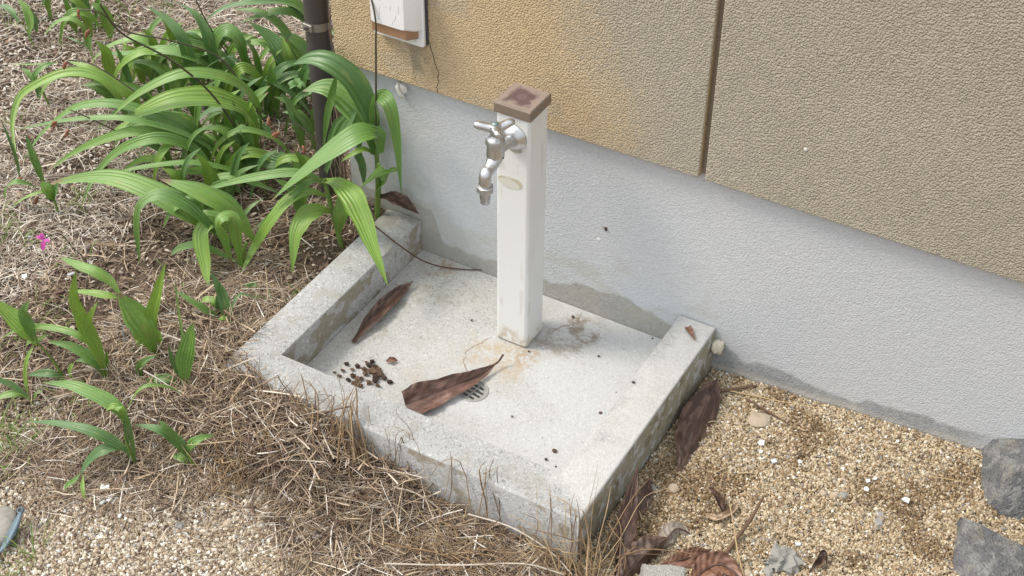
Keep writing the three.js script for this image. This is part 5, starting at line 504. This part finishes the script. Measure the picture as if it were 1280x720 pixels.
// ---------------------------------------------------------------- rocks
{
  const rockMap = texRGB(512, 512, (u, v) => { const n = fbm(u * 10, v * 10, 5), s = fbm(u * 90, v * 90, 3); let c = mix3([0.115, 0.118, 0.122], [0.20, 0.20, 0.195], ss(0.3, 0.7, n)); c = c.map((k) => k * (0.5 + 1.0 * s)); const li = ss(0.6, 0.7, fbm(u * 22 + 30, v * 18, 5)); c = mix3(c, [0.27, 0.275, 0.26], 0.4 * li); const br = ss(0.55, 0.7, fbm(u * 7 + 3, v * 7 + 60, 4)); return mix3(c, [0.23, 0.19, 0.135], 0.3 * br); });
  const rb = texGray(512, 512, (u, v) => fbm(u * 40, v * 40, 4));
  const mat = M({ map: rep(rockMap, 0.16, 0.16), bumpMap: rep(rb, 0.16, 0.16), bumpScale: 0.004, roughness: 0.88 });
  const rock = (r, seed, cuts, c) => { let g = lump(r, seed, { d: 5, n: 0.16, f: 1.3 }); const p = g.attributes.position; for (let i = 0; i < p.count; i++) { const v = V(p.getX(i), p.getY(i), p.getZ(i)); for (const [nx, ny, nz, d] of cuts) { const n = V(nx, ny, nz).normalize(), k = v.dot(n) - d; if (k > 0) v.addScaledVector(n, -k * 0.94); } const q = (fbm(v.x * 45 + seed, v.y * 45 + v.z * 60, 4) - 0.5) * 0.012; v.addScaledVector(v.clone().normalize(), q); p.setXYZ(i, v.x, v.y, v.z); } g.computeVertexNormals(); g = boxUV(toCreasedNormals(g, 0.5)); g.translate(...c); return g; };
  single('dark_rock', rock(0.12, 3, [[-0.8, 0.35, 0.3, 0.058], [0.1, 1, 0.15, 0.072], [0.25, 0.5, 1, 0.062], [-0.5, 0.2, 1, 0.075], [0.2, 0.1, -1, 0.055], [1, 0.2, 0, 0.1], [-0.45, 1, -0.1, 0.066]], [0.656, 0.055, 0.056]), mat, 'dark grey angular rock leaning against the foundation', 'rock', 'rocks at the wall');
  single('dark_rock', rock(0.12, 9, [[-1, 0.15, 0.2, 0.066], [0, 1, 0.0, 0.046], [-0.35, 0.75, 0.7, 0.06], [0.65, 0.8, 0.3, 0.06], [0, 0.1, 1, 0.1], [0.1, 0.2, -1, 0.06], [1, 0.1, 0, 0.1]], [0.660, 0.028, 0.262]), mat, 'dark grey rock with brown streaks in front of the leaning rock', 'rock', 'rocks at the wall');
  // concrete chunk
  const cm = texRGB(256, 256, (u, v) => { const a = vn(u * 90, v * 90), q = 0.8 + 0.4 * fbm(u * 60, v * 60, 2); const c = a > 0.8 ? [0.55, 0.54, 0.5] : a < 0.18 ? [0.16, 0.16, 0.15] : [0.36, 0.355, 0.33]; return c.map((k) => k * q); });
  const cg = boxUV(rock(0.06, 14, [[0, 1, 0, 0.028], [-1, 0.1, 0.1, 0.03], [0, 0.1, -1, 0.024], [1, 0.05, 0, 0.04], [0, 0, 1, 0.03]], [0, 0, 0]).rotateY(0.35).translate(0.182, 0.027, 0.568));
  single('concrete_chunk', cg, M({ map: rep(cm, 0.06, 0.06), bumpMap: rep(rb, 0.05, 0.05), bumpScale: 0.002, roughness: 0.95 }), 'speckled grey concrete chunk lying among brown leaves', 'concrete');
  const pm = [M({ color: lin(0.27, 0.265, 0.245), roughness: 0.95 }), M({ color: lin(0.40, 0.33, 0.25), roughness: 0.9 })];
  const pl = ['round grey pebble lying beside the basin side', 'flat tan stone chip on gravel by the foundation', 'knobbly grey mortar lump at the gravel edge'];
  PEB.forEach(([p, s, t], i) => single(i === 2 ? 'mortar_lump' : 'pebble', lump(s, i + 20, { d: i === 2 ? 4 : 1, n: i === 2 ? 0.75 : 0.5, f: i === 2 ? 5 : 1.7, sy: i === 1 ? 0.3 : 0.7, flat: true }).translate(p[0], p[1] + s * 0.15, p[2]), pm[t], pl[i] ?? (i < 12 ? (t ? 'small tan pebble lying on the gravel beside the foundation' : 'small grey pebble lying on the gravel beside the foundation') : i < 15 ? 'small pebble lying before the basin front' : 'pale stone half hidden in straw by the broad leaved orchid'), i === 2 ? 'mortar' : 'pebble', i < 3 ? undefined : i < 12 ? (t ? 'tan pebbles on gravel' : 'grey pebbles on gravel') : i < 15 ? 'pebbles before the basin' : 'stones in straw'));
  const wm = [M({ color: lin(0.72, 0.73, 0.72), roughness: 0.5 }), M({ color: lin(0.55, 0.6, 0.62), roughness: 0.4 })];
  const r = rng(5);
  CHIPS.forEach(([p, s], i) => { const n = 4 + Math.floor(r() * 2), sh = new THREE.Shape(), a0 = r() * 6; for (let k = 0; k < n; k++) { const a = a0 + k / n * 6.283 + (r() - 0.5) * 0.6, q = s * (0.36 + r() * 0.25); k ? sh.lineTo(Math.cos(a) * q, Math.sin(a) * q) : sh.moveTo(Math.cos(a) * q, Math.sin(a) * q); } sh.closePath(); const g = new THREE.ExtrudeGeometry(sh, { depth: s * 0.16, bevelEnabled: true, bevelSize: s * 0.04, bevelThickness: s * 0.04, bevelSegments: 1 }); g.rotateX(-Math.PI / 2 + (r() - 0.3) * 0.7); g.rotateY(r() * 6); g.translate(p[0], p[1] + s * 0.1 + 0.002, p[2]); single('white_shard', g, wm[i % 3 === 2 ? 1 : 0], ...(i < 4 ? ['thin white shard on gravel near the flat tan stone chip', 'shard', 'white shards by the stone chip'] : i < 8 ? ['thin white shard on gravel between foundation and grey pebbles', 'shard', 'white shards amid the gravel'] : i < 9 ? ['lone white shard beside the short grey twig', 'shard'] : i < 13 ? ['white shell shard on gravel below the torn orchid leaf', 'shard', 'shell shards below the torn leaf'] : i < 15 ? ['white shell shard beside the stubby young orchid', 'shard', 'shell shards by the stubby orchid'] : i < 18 || i > 21 ? ['white shell shard in straw before the basin front', 'shard', 'shell shards before the basin'] : ['white shell shard in straw among the upright orchid shoots', 'shard', 'shell shards in the straw'])); });
}
// ---------------------------------------------------------------- dead leaves and twigs
{
  const leafTex = (a, b, c) => texRGB(128, 256, (u, v) => { const s = Math.abs(u - 0.5) * 2, n = fbm(u * 8 + a[0] * 50, v * 12, 4), ve = Math.abs(((v * 10 - s * 1.3) % 1 + 1) % 1 - 0.5); let k = mix3(a, b, ss(0.3, 0.7, n)); if (s < 0.05) k = mix3(k, c, 0.6); if (ve < 0.05) k = mix3(k, c, 0.3); const pa = ss(0.58, 0.68, fbm(u * 5 + a[0] * 90, v * 9 + 3, 4)); k = mix3(k, [b[0] * 1.5, b[1] * 1.6, b[2] * 1.65], 0.55 * pa); const dk = ss(0.6, 0.7, fbm(u * 6 + 40, v * 8 + a[0] * 70, 4)); k = mix3(k, c, 0.6 * dk); if (vn(u * 50, v * 90) > 0.93) k = mix3(k, [0.03, 0.02, 0.015], 0.5); return k; });
  const tones = [[[0.062, 0.034, 0.026], [0.125, 0.075, 0.056], [0.04, 0.023, 0.018]], [[0.125, 0.068, 0.052], [0.20, 0.115, 0.088], [0.07, 0.034, 0.025]], [[0.145, 0.066, 0.040], [0.23, 0.115, 0.072], [0.08, 0.035, 0.02]], [[0.19, 0.16, 0.135], [0.28, 0.24, 0.2], [0.12, 0.09, 0.07]], [[0.34, 0.24, 0.16], [0.42, 0.32, 0.22], [0.2, 0.12, 0.08]]]
    .map((t) => M({ map: leafTex(...t), roughness: 0.5, side: THREE.DoubleSide }));
  DEAD.forEach((d, i) => {
    const o = thing('dead_leaf', d.label, 'dead leaf', 'fallen brown leaves', V(...d.pts[0])), P = d.pts.map((p) => toLocal(p, o.position));
    mesh('leaf_blade', blade(P, d.w, { tw: d.tw, prof: d.prof, pleats: 0, amp: 0, fold: d.curl, vein: 0.05, nl: 44, nw: 14, seed: i + 3, rough: 0.28 + (d.curl > 0.7 ? 0.4 : 0) }), tones[d.tone], o);
    if (i === 1) { const q = P[P.length - 1]; mesh('leaf_stalk', sweep([P[3], q.clone().lerp(P[3], 0.4), q, q.clone().add(V(0.004, 0.012, -0.012))], [0.0022, 0.0018, 0.0018, 0.0026], 12, 7), tones[0], o); }
    if (d.w > 0.02) { const c = new THREE.CatmullRomCurve3(P, false, 'centripetal'), q = [0.02, 0.3, 0.6, 0.85, 1].map((t) => c.getPoint(t).add(V(0, 0.0004, 0))); mesh('midrib', sweep(q, [0.0006, 0.0011, 0.0014, 0.0016, 0.0018], 18, 6), tones[0], o); }
  });
  const tm = [[0.13, 0.08, 0.05], [0.24, 0.2, 0.165], [0.42, 0.31, 0.17], [0.52, 0.46, 0.38], [0.09, 0.045, 0.03], [0.16, 0.2, 0.24]].map((c) => M({ color: lin(...c), roughness: 0.9, bumpMap: null }));
  TWIGS.forEach((t, i) => { const r = rng(i + 1), P = t.pts.map((p) => V(p[0], p[1] + t.r * 0.6, p[2])); single(i === 16 ? 'wire' : 'twig', sweep(P, [t.r, t.r * 1.1, t.r * 0.95, t.r * 0.7], 20, 7), tm[t.tone], t.label, i === 16 ? 'wire' : 'twig', i === 16 ? undefined : 'fallen twigs and stems'); });
  // blue grey plastic strip on an old board at the weedy edge
  const o = thing('plastic_strip', 'weathered blue grey plastic strip with an eyelet lying on weeds', 'plastic strip', null, V(...PLASTIC[0])); const P = PLASTIC.map((p) => toLocal(p, o.position).add(V(0, 0.006, 0)));
  mesh('strip', blade(P, 0.022, { pleats: 1, amp: 0.25, fold: 0.3, nl: 16, nw: 8, prof: 2, tw: 0.4, rough: 0.2 }), M({ color: lin(0.10, 0.15, 0.18), roughness: 0.45 }), o);
  mesh('strip_edge', sweep(P.map((p) => p.clone().add(V(0.006, 0.004, 0.003))), 0.0035, 16, 8), M({ color: lin(0.14, 0.2, 0.24), roughness: 0.5 }), o);
  mesh('eyelet', new THREE.TorusGeometry(0.005, 0.0025, 8, 18).rotateX(-1.0).translate(0.002, 0.010, 0.0), M({ color: lin(0.06, 0.09, 0.11), roughness: 0.4 }), o);
  const wb = boxUV(lump(0.045, 33, { d: 3, n: 0.2, sx: 0.7, sy: 0.35, sz: 1 }).rotateY(0.5).translate(PLASTIC[2][0] - 0.04, PLASTIC[2][1] - 0.004, PLASTIC[2][2] - 0.002));
  single('wood_scrap', wb, M({ map: rep(texRGB(128, 256, (u, v) => { const n = fbm(u * 40, v * 4, 3); return mix3([0.2, 0.19, 0.17], [0.4, 0.38, 0.34], n); }), 0.05, 0.1), roughness: 0.95 }), 'grey weathered wood scrap under the blue plastic strip', 'wood');
}
// ---------------------------------------------------------------- orchids
const leafTex = (a, b, sd, tip) => texRGB(128, 256, (u, v) => { const st = vn(u * 26 + sd, 3.3) * 0.5 + vn(u * 60, v * 3 + sd) * 0.3 + vn(u * 90, v * 40 + sd) * 0.2, n = fbm(u * 3 + sd, v * 5, 3); let c = mix3(a, b, clamp(st * 0.8 + (n - 0.5) * 0.9 + 0.1)); const br = ss(1 - tip, 1 - tip * 0.5, v + (fbm(u * 9, v * 20 + sd, 3) - 0.5) * 0.12); if (tip) c = mix3(c, [0.27, 0.17, 0.08], br); const yl = ss(0.62, 0.72, fbm(u * 4 + sd * 3, v * 9 + 5, 4)); c = mix3(c, [0.24, 0.30, 0.06], 0.5 * yl); if (vn(u * 40 + sd, v * 70) > 0.965) c = mix3(c, [0.14, 0.10, 0.05], 0.7); return c; });
const leafMats = [[[0.085, 0.195, 0.030], [0.15, 0.30, 0.05], 0], [[0.105, 0.235, 0.034], [0.18, 0.355, 0.055], 0.06], [[0.15, 0.29, 0.028], [0.24, 0.41, 0.045], 0], [[0.07, 0.17, 0.036], [0.12, 0.26, 0.06], 0], [[0.12, 0.255, 0.03], [0.20, 0.37, 0.05], 0.1]]
  .map(([a, b, t], i) => new THREE.MeshPhysicalMaterial({ map: leafTex(a, b, i * 5, t), roughness: 0.5, transmission: 0.28, thickness: 0, specularIntensity: 1, clearcoat: 0.6, clearcoatRoughness: 0.4, bumpMap: texGray(128, 128, (u, v) => vn(u * 50, v * 2, 50) * 0.6 + vn(u * 30, v * 30, 30) * 0.4), bumpScale: 0.0006, side: THREE.DoubleSide }));
const stemMat = M({ color: lin(0.12, 0.2, 0.035), roughness: 0.55 }), stalkMat = M({ color: lin(0.06, 0.05, 0.028), roughness: 0.6 }), wiltMat = M({ color: lin(0.24, 0.10, 0.055), roughness: 0.8 });
{
  PLANTS.forEach((pl, pi) => {
    const r = rng(pi * 31 + 7), o = thing('ground_orchid', pl.label, 'orchid plant', 'broad leaved orchids left of the basin', V(...pl.stem[0]));
    const st = pl.stem.map((p) => toLocal(p, o.position)); st[0].y -= 0.012; mesh('stem', sweep(st, [pl.r * 1.05, pl.r, pl.r * 0.7], 10, 9), stemMat, o);
    pl.leaves.forEach(([w, tw, pts], li) => {
      const P = pts.map((p) => toLocal(p, o.position)), wide = w > 0.02;
      mesh('leaf', blade(P, w, { tw: tw + (r() - 0.5) * 0.25, pleats: wide ? 4 + Math.floor(r() * 3) : 3, amp: wide ? 0.055 : 0.06, fold: 0.16 + r() * 0.2, nl: 26, nw: wide ? 28 : 16, seed: pi * 50 + li, flex: 0.18 }), leafMats[Math.floor(r() * 5)], o);
    });
    pl.stalks.forEach(([rr, pts]) => mesh('flower_stalk', sweep(pts.map((p) => toLocal(p, o.position)), [rr * 1.4, rr * 1.3, rr * 1.0], 30, 6), stalkMat, o));
  });
  const byPlant = [3, 3, 3, 3, 3, 3, 3, 3, 10, 10]; const orch = scene.children.filter((c) => c.name.startsWith('ground_orchid'));
  WILT.forEach((p, i) => { const o = orch[byPlant[i]], c = toLocal(p, o.position), r = rng(i + 400); const d = V((r() - 0.7) * 0.03, -0.008 - r() * 0.01, 0.004 + r() * 0.01); mesh('wilted_flower', mergeGeometries([sweep([c.clone(), c.clone().add(d.clone().multiplyScalar(0.5)).add(V(0, 0.003, 0)), c.clone().add(d)], [0.0015, 0.0035, 0.002], 8, 7), sweep([c.clone(), c.clone().add(V(d.x * 0.6, -0.012, 0.004)), c.clone().add(V(d.x, -0.02, 0.006))], [0.0012, 0.0028, 0.001], 8, 6)]), wiltMat, o); });
  const f = thing('pink_flower', 'single magenta orchid flower nodding on a dark thin stalk', 'flower', null, V(...PINKSTEM[0]));
  mesh('stalk', sweep(PINKSTEM.map((p) => toLocal(p, f.position)), 0.0012, 20, 6), stalkMat, f);
  const pc = toLocal(PINK, f.position), pm = new THREE.MeshPhysicalMaterial({ color: lin(0.45, 0.05, 0.30), roughness: 0.6, transmission: 0.15, thickness: 0 });
  for (const [dx, dy, dz] of [[-0.018, 0.006, 0.004], [0.018, 0.002, 0.0], [-0.004, -0.024, 0.008], [0.006, -0.018, 0.012], [-0.01, 0.012, -0.004]]) mesh('petal', blade([pc.clone(), pc.clone().add(V(dx * 0.5, dy * 0.5 + 0.002, dz * 0.5)), pc.clone().add(V(dx, dy, dz))], 0.009, { pleats: 1, amp: 0.05, nl: 8, nw: 6 }), pm, f);
  const wmat = new THREE.MeshPhysicalMaterial({ color: lin(0.10, 0.22, 0.05), roughness: 0.6, transmission: 0.2, thickness: 0, side: THREE.DoubleSide });
  WEEDS.forEach(([p, s], i) => { const o = thing('small_weed', 'small leafy weed with oval bright green leaves among the orchids', 'weed', 'small weeds between orchids', V(...p)), r = rng(i + 900), n = 5 + Math.floor(r() * 4); mesh('stem', sweep([V(0, -p[1] + gy(p[0], p[2]), 0), V(0.002, s * 0.2 - p[1] * 0.4, 0.002), V(0, s * 0.5, 0)], 0.001, 8, 5), stemMat, o); for (let k = 0; k < n; k++) { const a = k * 2.4 + r(), L = s * (0.7 + r() * 0.7); mesh('leaf', blade([V(0, s * 0.3 * (k / n), 0), V(Math.cos(a) * L * 0.5, s * 0.3 + L * 0.15, Math.sin(a) * L * 0.5), V(Math.cos(a) * L, s * 0.25, Math.sin(a) * L)], L * 0.55, { pleats: 1, amp: 0.04, nl: 8, nw: 6 }), wmat, o); } });
}
// ---------------------------------------------------------------- dry tufts, green grass
const inBasin = (x, z, e = 0) => x > xLo - e && x < xRo + e && z < zFo + e && z > -0.02;
function strand(P, w, n = 7) { // thin three-sided stem
  return sweep(P, [w, w * 0.95, w * 0.75, w * 0.35], n, 3);
}
{
  const sh = [[[0.22, 0.145, 0.085], [0.15, 0.095, 0.06], [0.33, 0.24, 0.14]], [[0.42, 0.31, 0.175], [0.30, 0.20, 0.105], [0.20, 0.13, 0.08]]].map((a) => a.map((c) => M({ color: lin(...c), roughness: 0.85 })));
  TUFTS.forEach((t, ti) => {
    const r = rng(ti * 13 + 5), o = thing('dry_grass_tuft', t.label, 'dry grass', 'dry grass tufts before the basin', V(t.base[0], t.base[1], inBasin(t.base[0], t.base[2], 0.02) ? zFo + 0.03 : t.base[2])), tips = t.tips.map((p) => toLocal(p, o.position));
    const g = [[], [], []];
    for (let i = 0; i < t.n * 1.3; i++) {
      const a = tips[Math.floor(r() * tips.length)].clone().lerp(tips[Math.floor(r() * tips.length)], r() * 0.6), L = a.length();
      const b = V((r() - 0.5) * 0.10, -0.006, (r() - 0.5) * 0.08), wild = r() < (ti < 3 ? 0.25 : 0.55);
      a.multiplyScalar(0.6 + r() * 0.7).add(V((r() - 0.5) * (wild ? 0.16 : 0.05), (r() - 0.5) * 0.03, (r() - 0.5) * (wild ? 0.14 : 0.05))); if (wild) a.y *= 0.25 + r() * 0.5; a.y = Math.max(a.y, 0.008);
      const m1 = b.clone().lerp(a, 0.35).add(V((r() - 0.5) * 0.02, L * (0.04 + r() * 0.2), (r() - 0.5) * 0.02)), m2 = b.clone().lerp(a, 0.72).add(V((r() - 0.5) * 0.03, L * (0.02 + r() * 0.2), (r() - 0.5) * 0.03));
      if (!wild && r() < 0.5 && [m1, m2, a].some((v) => inBasin(v.x + o.position.x, v.z + o.position.z, 0.006) && v.y + o.position.y < RT)) continue;
      for (const v of [m1, m2, a]) { const wx = v.x + o.position.x, wz = v.z + o.position.z; if (inBasin(wx, wz, 0.006) && (wild ? (v.z = zFo + 0.008 + r() * 0.03 - o.position.z) && false : true)) { if (v.y + o.position.y < RT + 0.006) v.y = RT + 0.006 + r() * 0.02 - o.position.y; } }
      if (inBasin(b.x + o.position.x, b.z + o.position.z, 0.006)) b.z = zFo + 0.008 + r() * 0.02 - o.position.z;
      g[Math.floor(r() * 3)].push(strand([b, m1, m2, a], 0.0006 + r() * r() * 0.0015, 9));
    }
    g.forEach((q, k) => { if (q.length) { const m = mesh('dry_blades', mergeGeometries(q), sh[t.tone][k], o); m.userData.kind = 'stuff'; } });
  });
  const gm = [M({ color: lin(0.16, 0.27, 0.05), roughness: 0.6 }), M({ color: lin(0.26, 0.33, 0.10), roughness: 0.6 })];
  const all = [[], []]; GREEN.forEach((t, ti) => { const r = rng(ti + 70); for (let i = 0; i < t.n; i++) { const a = r() * 6.28, L = t.h * (0.5 + r() * 0.7), b = V(t.base[0] + (r() - 0.5) * 0.08, t.base[1] - 0.003, t.base[2] + (r() - 0.5) * 0.08), e = V(Math.cos(a) * L * 0.8, L * (0.3 + r() * 0.7), Math.sin(a) * L * 0.8); all[i % 2].push(strand([b, b.clone().add(V(e.x * 0.3, e.y * 0.7, e.z * 0.3)), b.clone().add(V(e.x * 0.7, e.y * 1.05, e.z * 0.7)), b.clone().add(e)], 0.0006 + r() * 0.0007)); } });
  all.forEach((q, k) => { const m = single('green_grass', mergeGeometries(q), gm[k], k ? 'fine yellow green grass sprouting through straw' : 'fine green grass sprouting through straw', 'grass'); m.userData.kind = 'stuff'; });
}
// ---------------------------------------------------------------- loose straw, mulch and gravel (uncountable)
function scatter(name, geos, mat, label, category, count, place, seed) {
  const r = rng(seed), per = geos.map(() => []);
  for (let i = 0; i < count; i++) { const o = place(r); if (o) per[Math.floor(r() * geos.length)].push(o); }
  geos.forEach((g, k) => { const L = per[k], im = new THREE.InstancedMesh(g, mat, L.length); im.name = numbered(name); im.userData = { label, category, kind: 'stuff' }; im.castShadow = im.receiveShadow = true; L.forEach((o, i) => { im.setMatrixAt(i, o.m); im.setColorAt(i, o.c); }); scene.add(im); });
}
const inHouse = (x, z) => x > -0.845 && z < 0.004;
const pick = (r, pal) => { let t = r(); for (const [w, c] of pal) { if (t < w) { const q = 0.75 + r() * 0.5; return lin(c[0] * q, c[1] * q, c[2] * q); } t -= w; } return lin(...pal[0][1]); };
{
  const white = M({ color: 0xffffff, roughness: 0.95 });
  const grains = [0, 1, 2, 3].map((k) => lump(1, k + 41, { d: 1, n: 0.5, f: 1.8, sx: 1, sy: 0.75, sz: 0.85, flat: true }));
  const palR = [[0.30, [0.40, 0.315, 0.205]], [0.24, [0.48, 0.40, 0.275]], [0.18, [0.26, 0.18, 0.095]], [0.12, [0.55, 0.47, 0.35]], [0.08, [0.17, 0.125, 0.08]], [0.04, [0.70, 0.67, 0.61]], [0.04, [0.28, 0.27, 0.25]]];
  const palL = [[0.30, [0.37, 0.30, 0.21]], [0.22, [0.48, 0.415, 0.32]], [0.16, [0.25, 0.185, 0.125]], [0.14, [0.62, 0.57, 0.48]], [0.10, [0.14, 0.10, 0.07]], [0.05, [0.74, 0.73, 0.70]], [0.03, [0.30, 0.29, 0.28]]];
  const soil = (c, x, z, r) => (r() < 0.75 * ss(0.5, 0.66, fbm(x * 11 + 5, z * 11 + 3, 4)) ? c.multiply(lin(0.55, 0.48, 0.40)) : c); // grains caked with brown soil, in patches
  const q = new THREE.Quaternion(), e = new THREE.Euler();
  const grain = (x, z, s, c, r, lift = 0) => { e.set(r() * 6.28, r() * 6.28, r() * 6.28); q.setFromEuler(e); return { m: new THREE.Matrix4().compose(V(x, gyn(x, z) + s * 0.35 + lift, z), q, V(s, s * (0.7 + r() * 0.4), s)), c }; };
  scatter('gravel', grains, white, 'tan crushed granite gravel between basin and foundation', 'gravel', 230000, (r) => { const x = 0.03 + r() * 0.85, z = r() * 0.74; if (inHouse(x, z) || inBasin(x, z)) return null; return grain(x, z, 0.0009 + Math.pow(r(), 3.2) * 0.0026, soil(pick(r, palR), x, z, r), r, r() * 0.003); }, 1);
  scatter('gravel', grains, white, 'pale crushed granite gravel before the orchids', 'gravel', 130000, (r) => { const x = -2.5 + r() * 2.5, z = -0.9 + r() * 2.2; if (inHouse(x, z) || inBasin(x, z)) return null; const g = gravelMask(x, z); const strong = 0.494 * x + 0.869 * z > 0.3 && x > -1.3; if (r() > g * (strong ? 1 : 0.35)) return null; return grain(x, z, 0.0016 + Math.pow(r(), 2.4) * 0.0036, pick(r, palL), r, r() * 0.003); }, 2);
  scatter('gravel', grains, white, 'pale crushed granite gravel before the orchids', 'gravel', 230000, (r) => { const x = -1.15 + r() * 1.0, z = 0.55 + r() * 0.75; if (inBasin(x, z) || r() > gravelMask(x, z)) return null; return grain(x, z, 0.0010 + Math.pow(r(), 3) * 0.0034, pick(r, palL), r, r() * 0.004); }, 3);
  // straw: four bent stems of unit length
  const rr = rng(3), stems = [0, 1, 2, 3, 4].map((k) => strand([V(-0.5, 0, 0), V(-0.2, 0.02 + rr() * 0.06, (rr() - 0.5) * 0.16), V(0.2, 0.02 + rr() * 0.06, (rr() - 0.5) * 0.16), V(0.5, 0, (rr() - 0.5) * 0.1)], 0.02, 5));
  const palS = [[0.26, [0.46, 0.375, 0.29]], [0.26, [0.58, 0.51, 0.42]], [0.16, [0.28, 0.205, 0.15]], [0.10, [0.15, 0.105, 0.08]], [0.22, [0.70, 0.65, 0.58]]];
  const palD = [[0.30, [0.30, 0.22, 0.15]], [0.30, [0.44, 0.345, 0.235]], [0.22, [0.19, 0.13, 0.09]], [0.18, [0.10, 0.07, 0.05]]];
  const straw = (x, z, L, w, c, r, up = 0.25) => { e.set((r() - 0.5) * 0.6, r() * 6.28, (r() - 0.5) * up, 'YXZ'); q.setFromEuler(e); return { m: new THREE.Matrix4().compose(V(x, gyn(x, z) + 0.002 + r() * r() * 0.016, z), q, V(L, L * 0.6, w / 0.02).set(L, w / 0.02 * 1.0, w / 0.02)), c }; };
  scatter('straw', stems, white, 'loose bleached straw and dead stems covering the ground', 'straw', 88000, (r) => { const x = -2.6 + r() * 2.65, z = -1.0 + r() * 2.2; if (inHouse(x, z) || inBasin(x, z, 0.015)) return null; const g = gravelMask(x, z); if (r() < g * 0.93 || r() > 0.25 + 1.5 * ss(0.32, 0.62, fbm(x * 5.5 + 70, z * 5.5 + 12, 3))) return null; const far = x < -1.25; return straw(x, z, 0.02 + Math.pow(r(), 1.8) * 0.10, 0.0004 + r() * r() * 0.0013, pick(r, far || r() < (z > 0.35 ? 0.28 : x > -1.15 ? 0.22 : 0.5) ? palS : palD), r, 0.35); }, 4);  // far straw all pale: the brighter light there is put into its colour
  scatter('straw', stems, white, 'brown dead grass matted in front of the basin', 'straw', 28000, (r) => { const x = -1.0 + r() * 1.1, z = 0.30 + r() * 0.62; if (inHouse(x, z) || inBasin(x, z, 0.012) || (x > 0.03 && z < 0.6)) return null; const d = 0.494 * x + 0.869 * z, l = 0.869 * x - 0.494 * z; if (r() < gravelMask(x, z) * 0.95) return null; return straw(x, z, 0.03 + Math.pow(r(), 1.6) * 0.13, 0.0004 + r() * r() * 0.0014, pick(r, r() < 0.3 ? palS : palD), r, 0.5); }, 5);
  scatter('straw', stems, white, 'tangled dead grass heaped at the front left corner of the basin', 'straw', 12000, (r) => { const x = -0.98 + r() * 0.72, z = 0.46 + r() * 0.26; if (inBasin(x, z, 0.006) || r() > 1.15 - Math.abs(x + 0.66) * 2.2 - Math.max(0, z - 0.6) * 2.5) return null; const o = straw(x, z, 0.04 + Math.pow(r(), 1.5) * 0.11, 0.0005 + r() * r() * 0.0016, pick(r, r() < 0.3 ? palS : palD), r, 1.3); o.m.elements[13] += r() * 0.04; return o; }, 15);
  const chips = [0, 1, 2].map((k) => lump(1, k + 71, { d: 1, n: 0.4, sx: 1, sy: 0.28, sz: 0.45, flat: true }));
  const palM = [[0.32, [0.17, 0.12, 0.088]], [0.25, [0.28, 0.21, 0.155]], [0.28, [0.085, 0.057, 0.04]], [0.15, [0.50, 0.43, 0.35]]];
  const palP = [[0.4, [0.62, 0.56, 0.49]], [0.35, [0.74, 0.70, 0.64]], [0.25, [0.45, 0.37, 0.29]]];  // pale chips for the far left, their tone also painting in its brighter light
  scatter('mulch', chips, white, 'broken brown mulch crumbs between the straw', 'mulch', 70000, (r) => { const x = -2.5 + r() * 2.55, z = -1.0 + r() * 2.2; if (inHouse(x, z) || inBasin(x, z) || r() < gravelMask(x, z) * 0.75) return null; const s = 0.002 + Math.pow(r(), 2) * 0.006; e.set((r() - 0.5), r() * 6.28, (r() - 0.5)); q.setFromEuler(e); return { m: new THREE.Matrix4().compose(V(x, gyn(x, z) + r() * 0.004, z), q, V(s, s, s)), c: pick(r, x < -1.2 && r() < 0.65 ? palP : palM) }; }, 6);
}
{
  const r = rng(808), q = new THREE.Quaternion(), e = new THREE.Euler(), P = [0, 1, 2].map((k) => { const g = blade([V(-1, 0, 0), V(-0.3, 0.12, 0.05), V(0.4, 0.1, -0.05), V(1, 0, 0.05)], 1.0, { pleats: 1, amp: 0.08, fold: 0.3, nl: 6, nw: 4, seed: k, rough: 0.5 }); return g; });
  const pal = [[0.35, [0.14, 0.085, 0.06]], [0.3, [0.24, 0.16, 0.11]], [0.2, [0.34, 0.27, 0.2]], [0.15, [0.08, 0.05, 0.035]]];
  scatter('leaf_crumbs', P, M({ color: 0xffffff, roughness: 0.8, side: THREE.DoubleSide }), 'small crumpled leaf scraps strewn through the straw', 'leaf scraps', 2600, (k) => { const x = -2.2 + k() * 2.25, z = -0.6 + k() * 1.5; if (inHouse(x, z) || inBasin(x, z, 0.01) || k() < gravelMask(x, z) * 0.85) return null; const s = 0.004 + Math.pow(k(), 2) * 0.010; e.set((k() - 0.5) * 1.2, k() * 6.28, (k() - 0.5) * 1.2); q.setFromEuler(e); return { m: new THREE.Matrix4().compose(V(x, gyn(x, z) + 0.004 + k() * 0.006, z), q, V(s, s, s)), c: pick(k, pal) }; }, 16);
}
// bits of straw and litter on the bare gravel by the foundation
{
  const r = rng(123), m = [M({ color: lin(0.3, 0.2, 0.12), roughness: 0.95 }), M({ color: lin(0.45, 0.35, 0.22), roughness: 0.95 })];
  const g = [[], []];
  for (let i = 0; i < 90; i++) { const near = i < 55, x = near ? 0.045 + r() * r() * 0.12 : 0.04 + r() * 0.55, z = near ? 0.03 + r() * 0.52 : 0.02 + r() * 0.55, a = r() * 6.28, L = 0.008 + r() * 0.022, y = gyn(x, z) + 0.004 + r() * 0.004; g[i % 2].push(sweep([V(x, y, z), V(x + Math.cos(a) * L * 0.5, y + r() * 0.004, z + Math.sin(a) * L * 0.5 + 0.001), V(x + Math.cos(a) * L, y, z + Math.sin(a) * L)], 0.0005 + r() * 0.0011, 5, 5)); }
  g.forEach((q, k) => { const o = single('leaf_litter', mergeGeometries(q), m[k], k ? 'pale straw crumbs scattered on the gravel by the foundation' : 'brown litter crumbs scattered on the gravel beside the basin', 'litter'); o.userData.kind = 'stuff'; });
}
renderer.render(scene, camera);
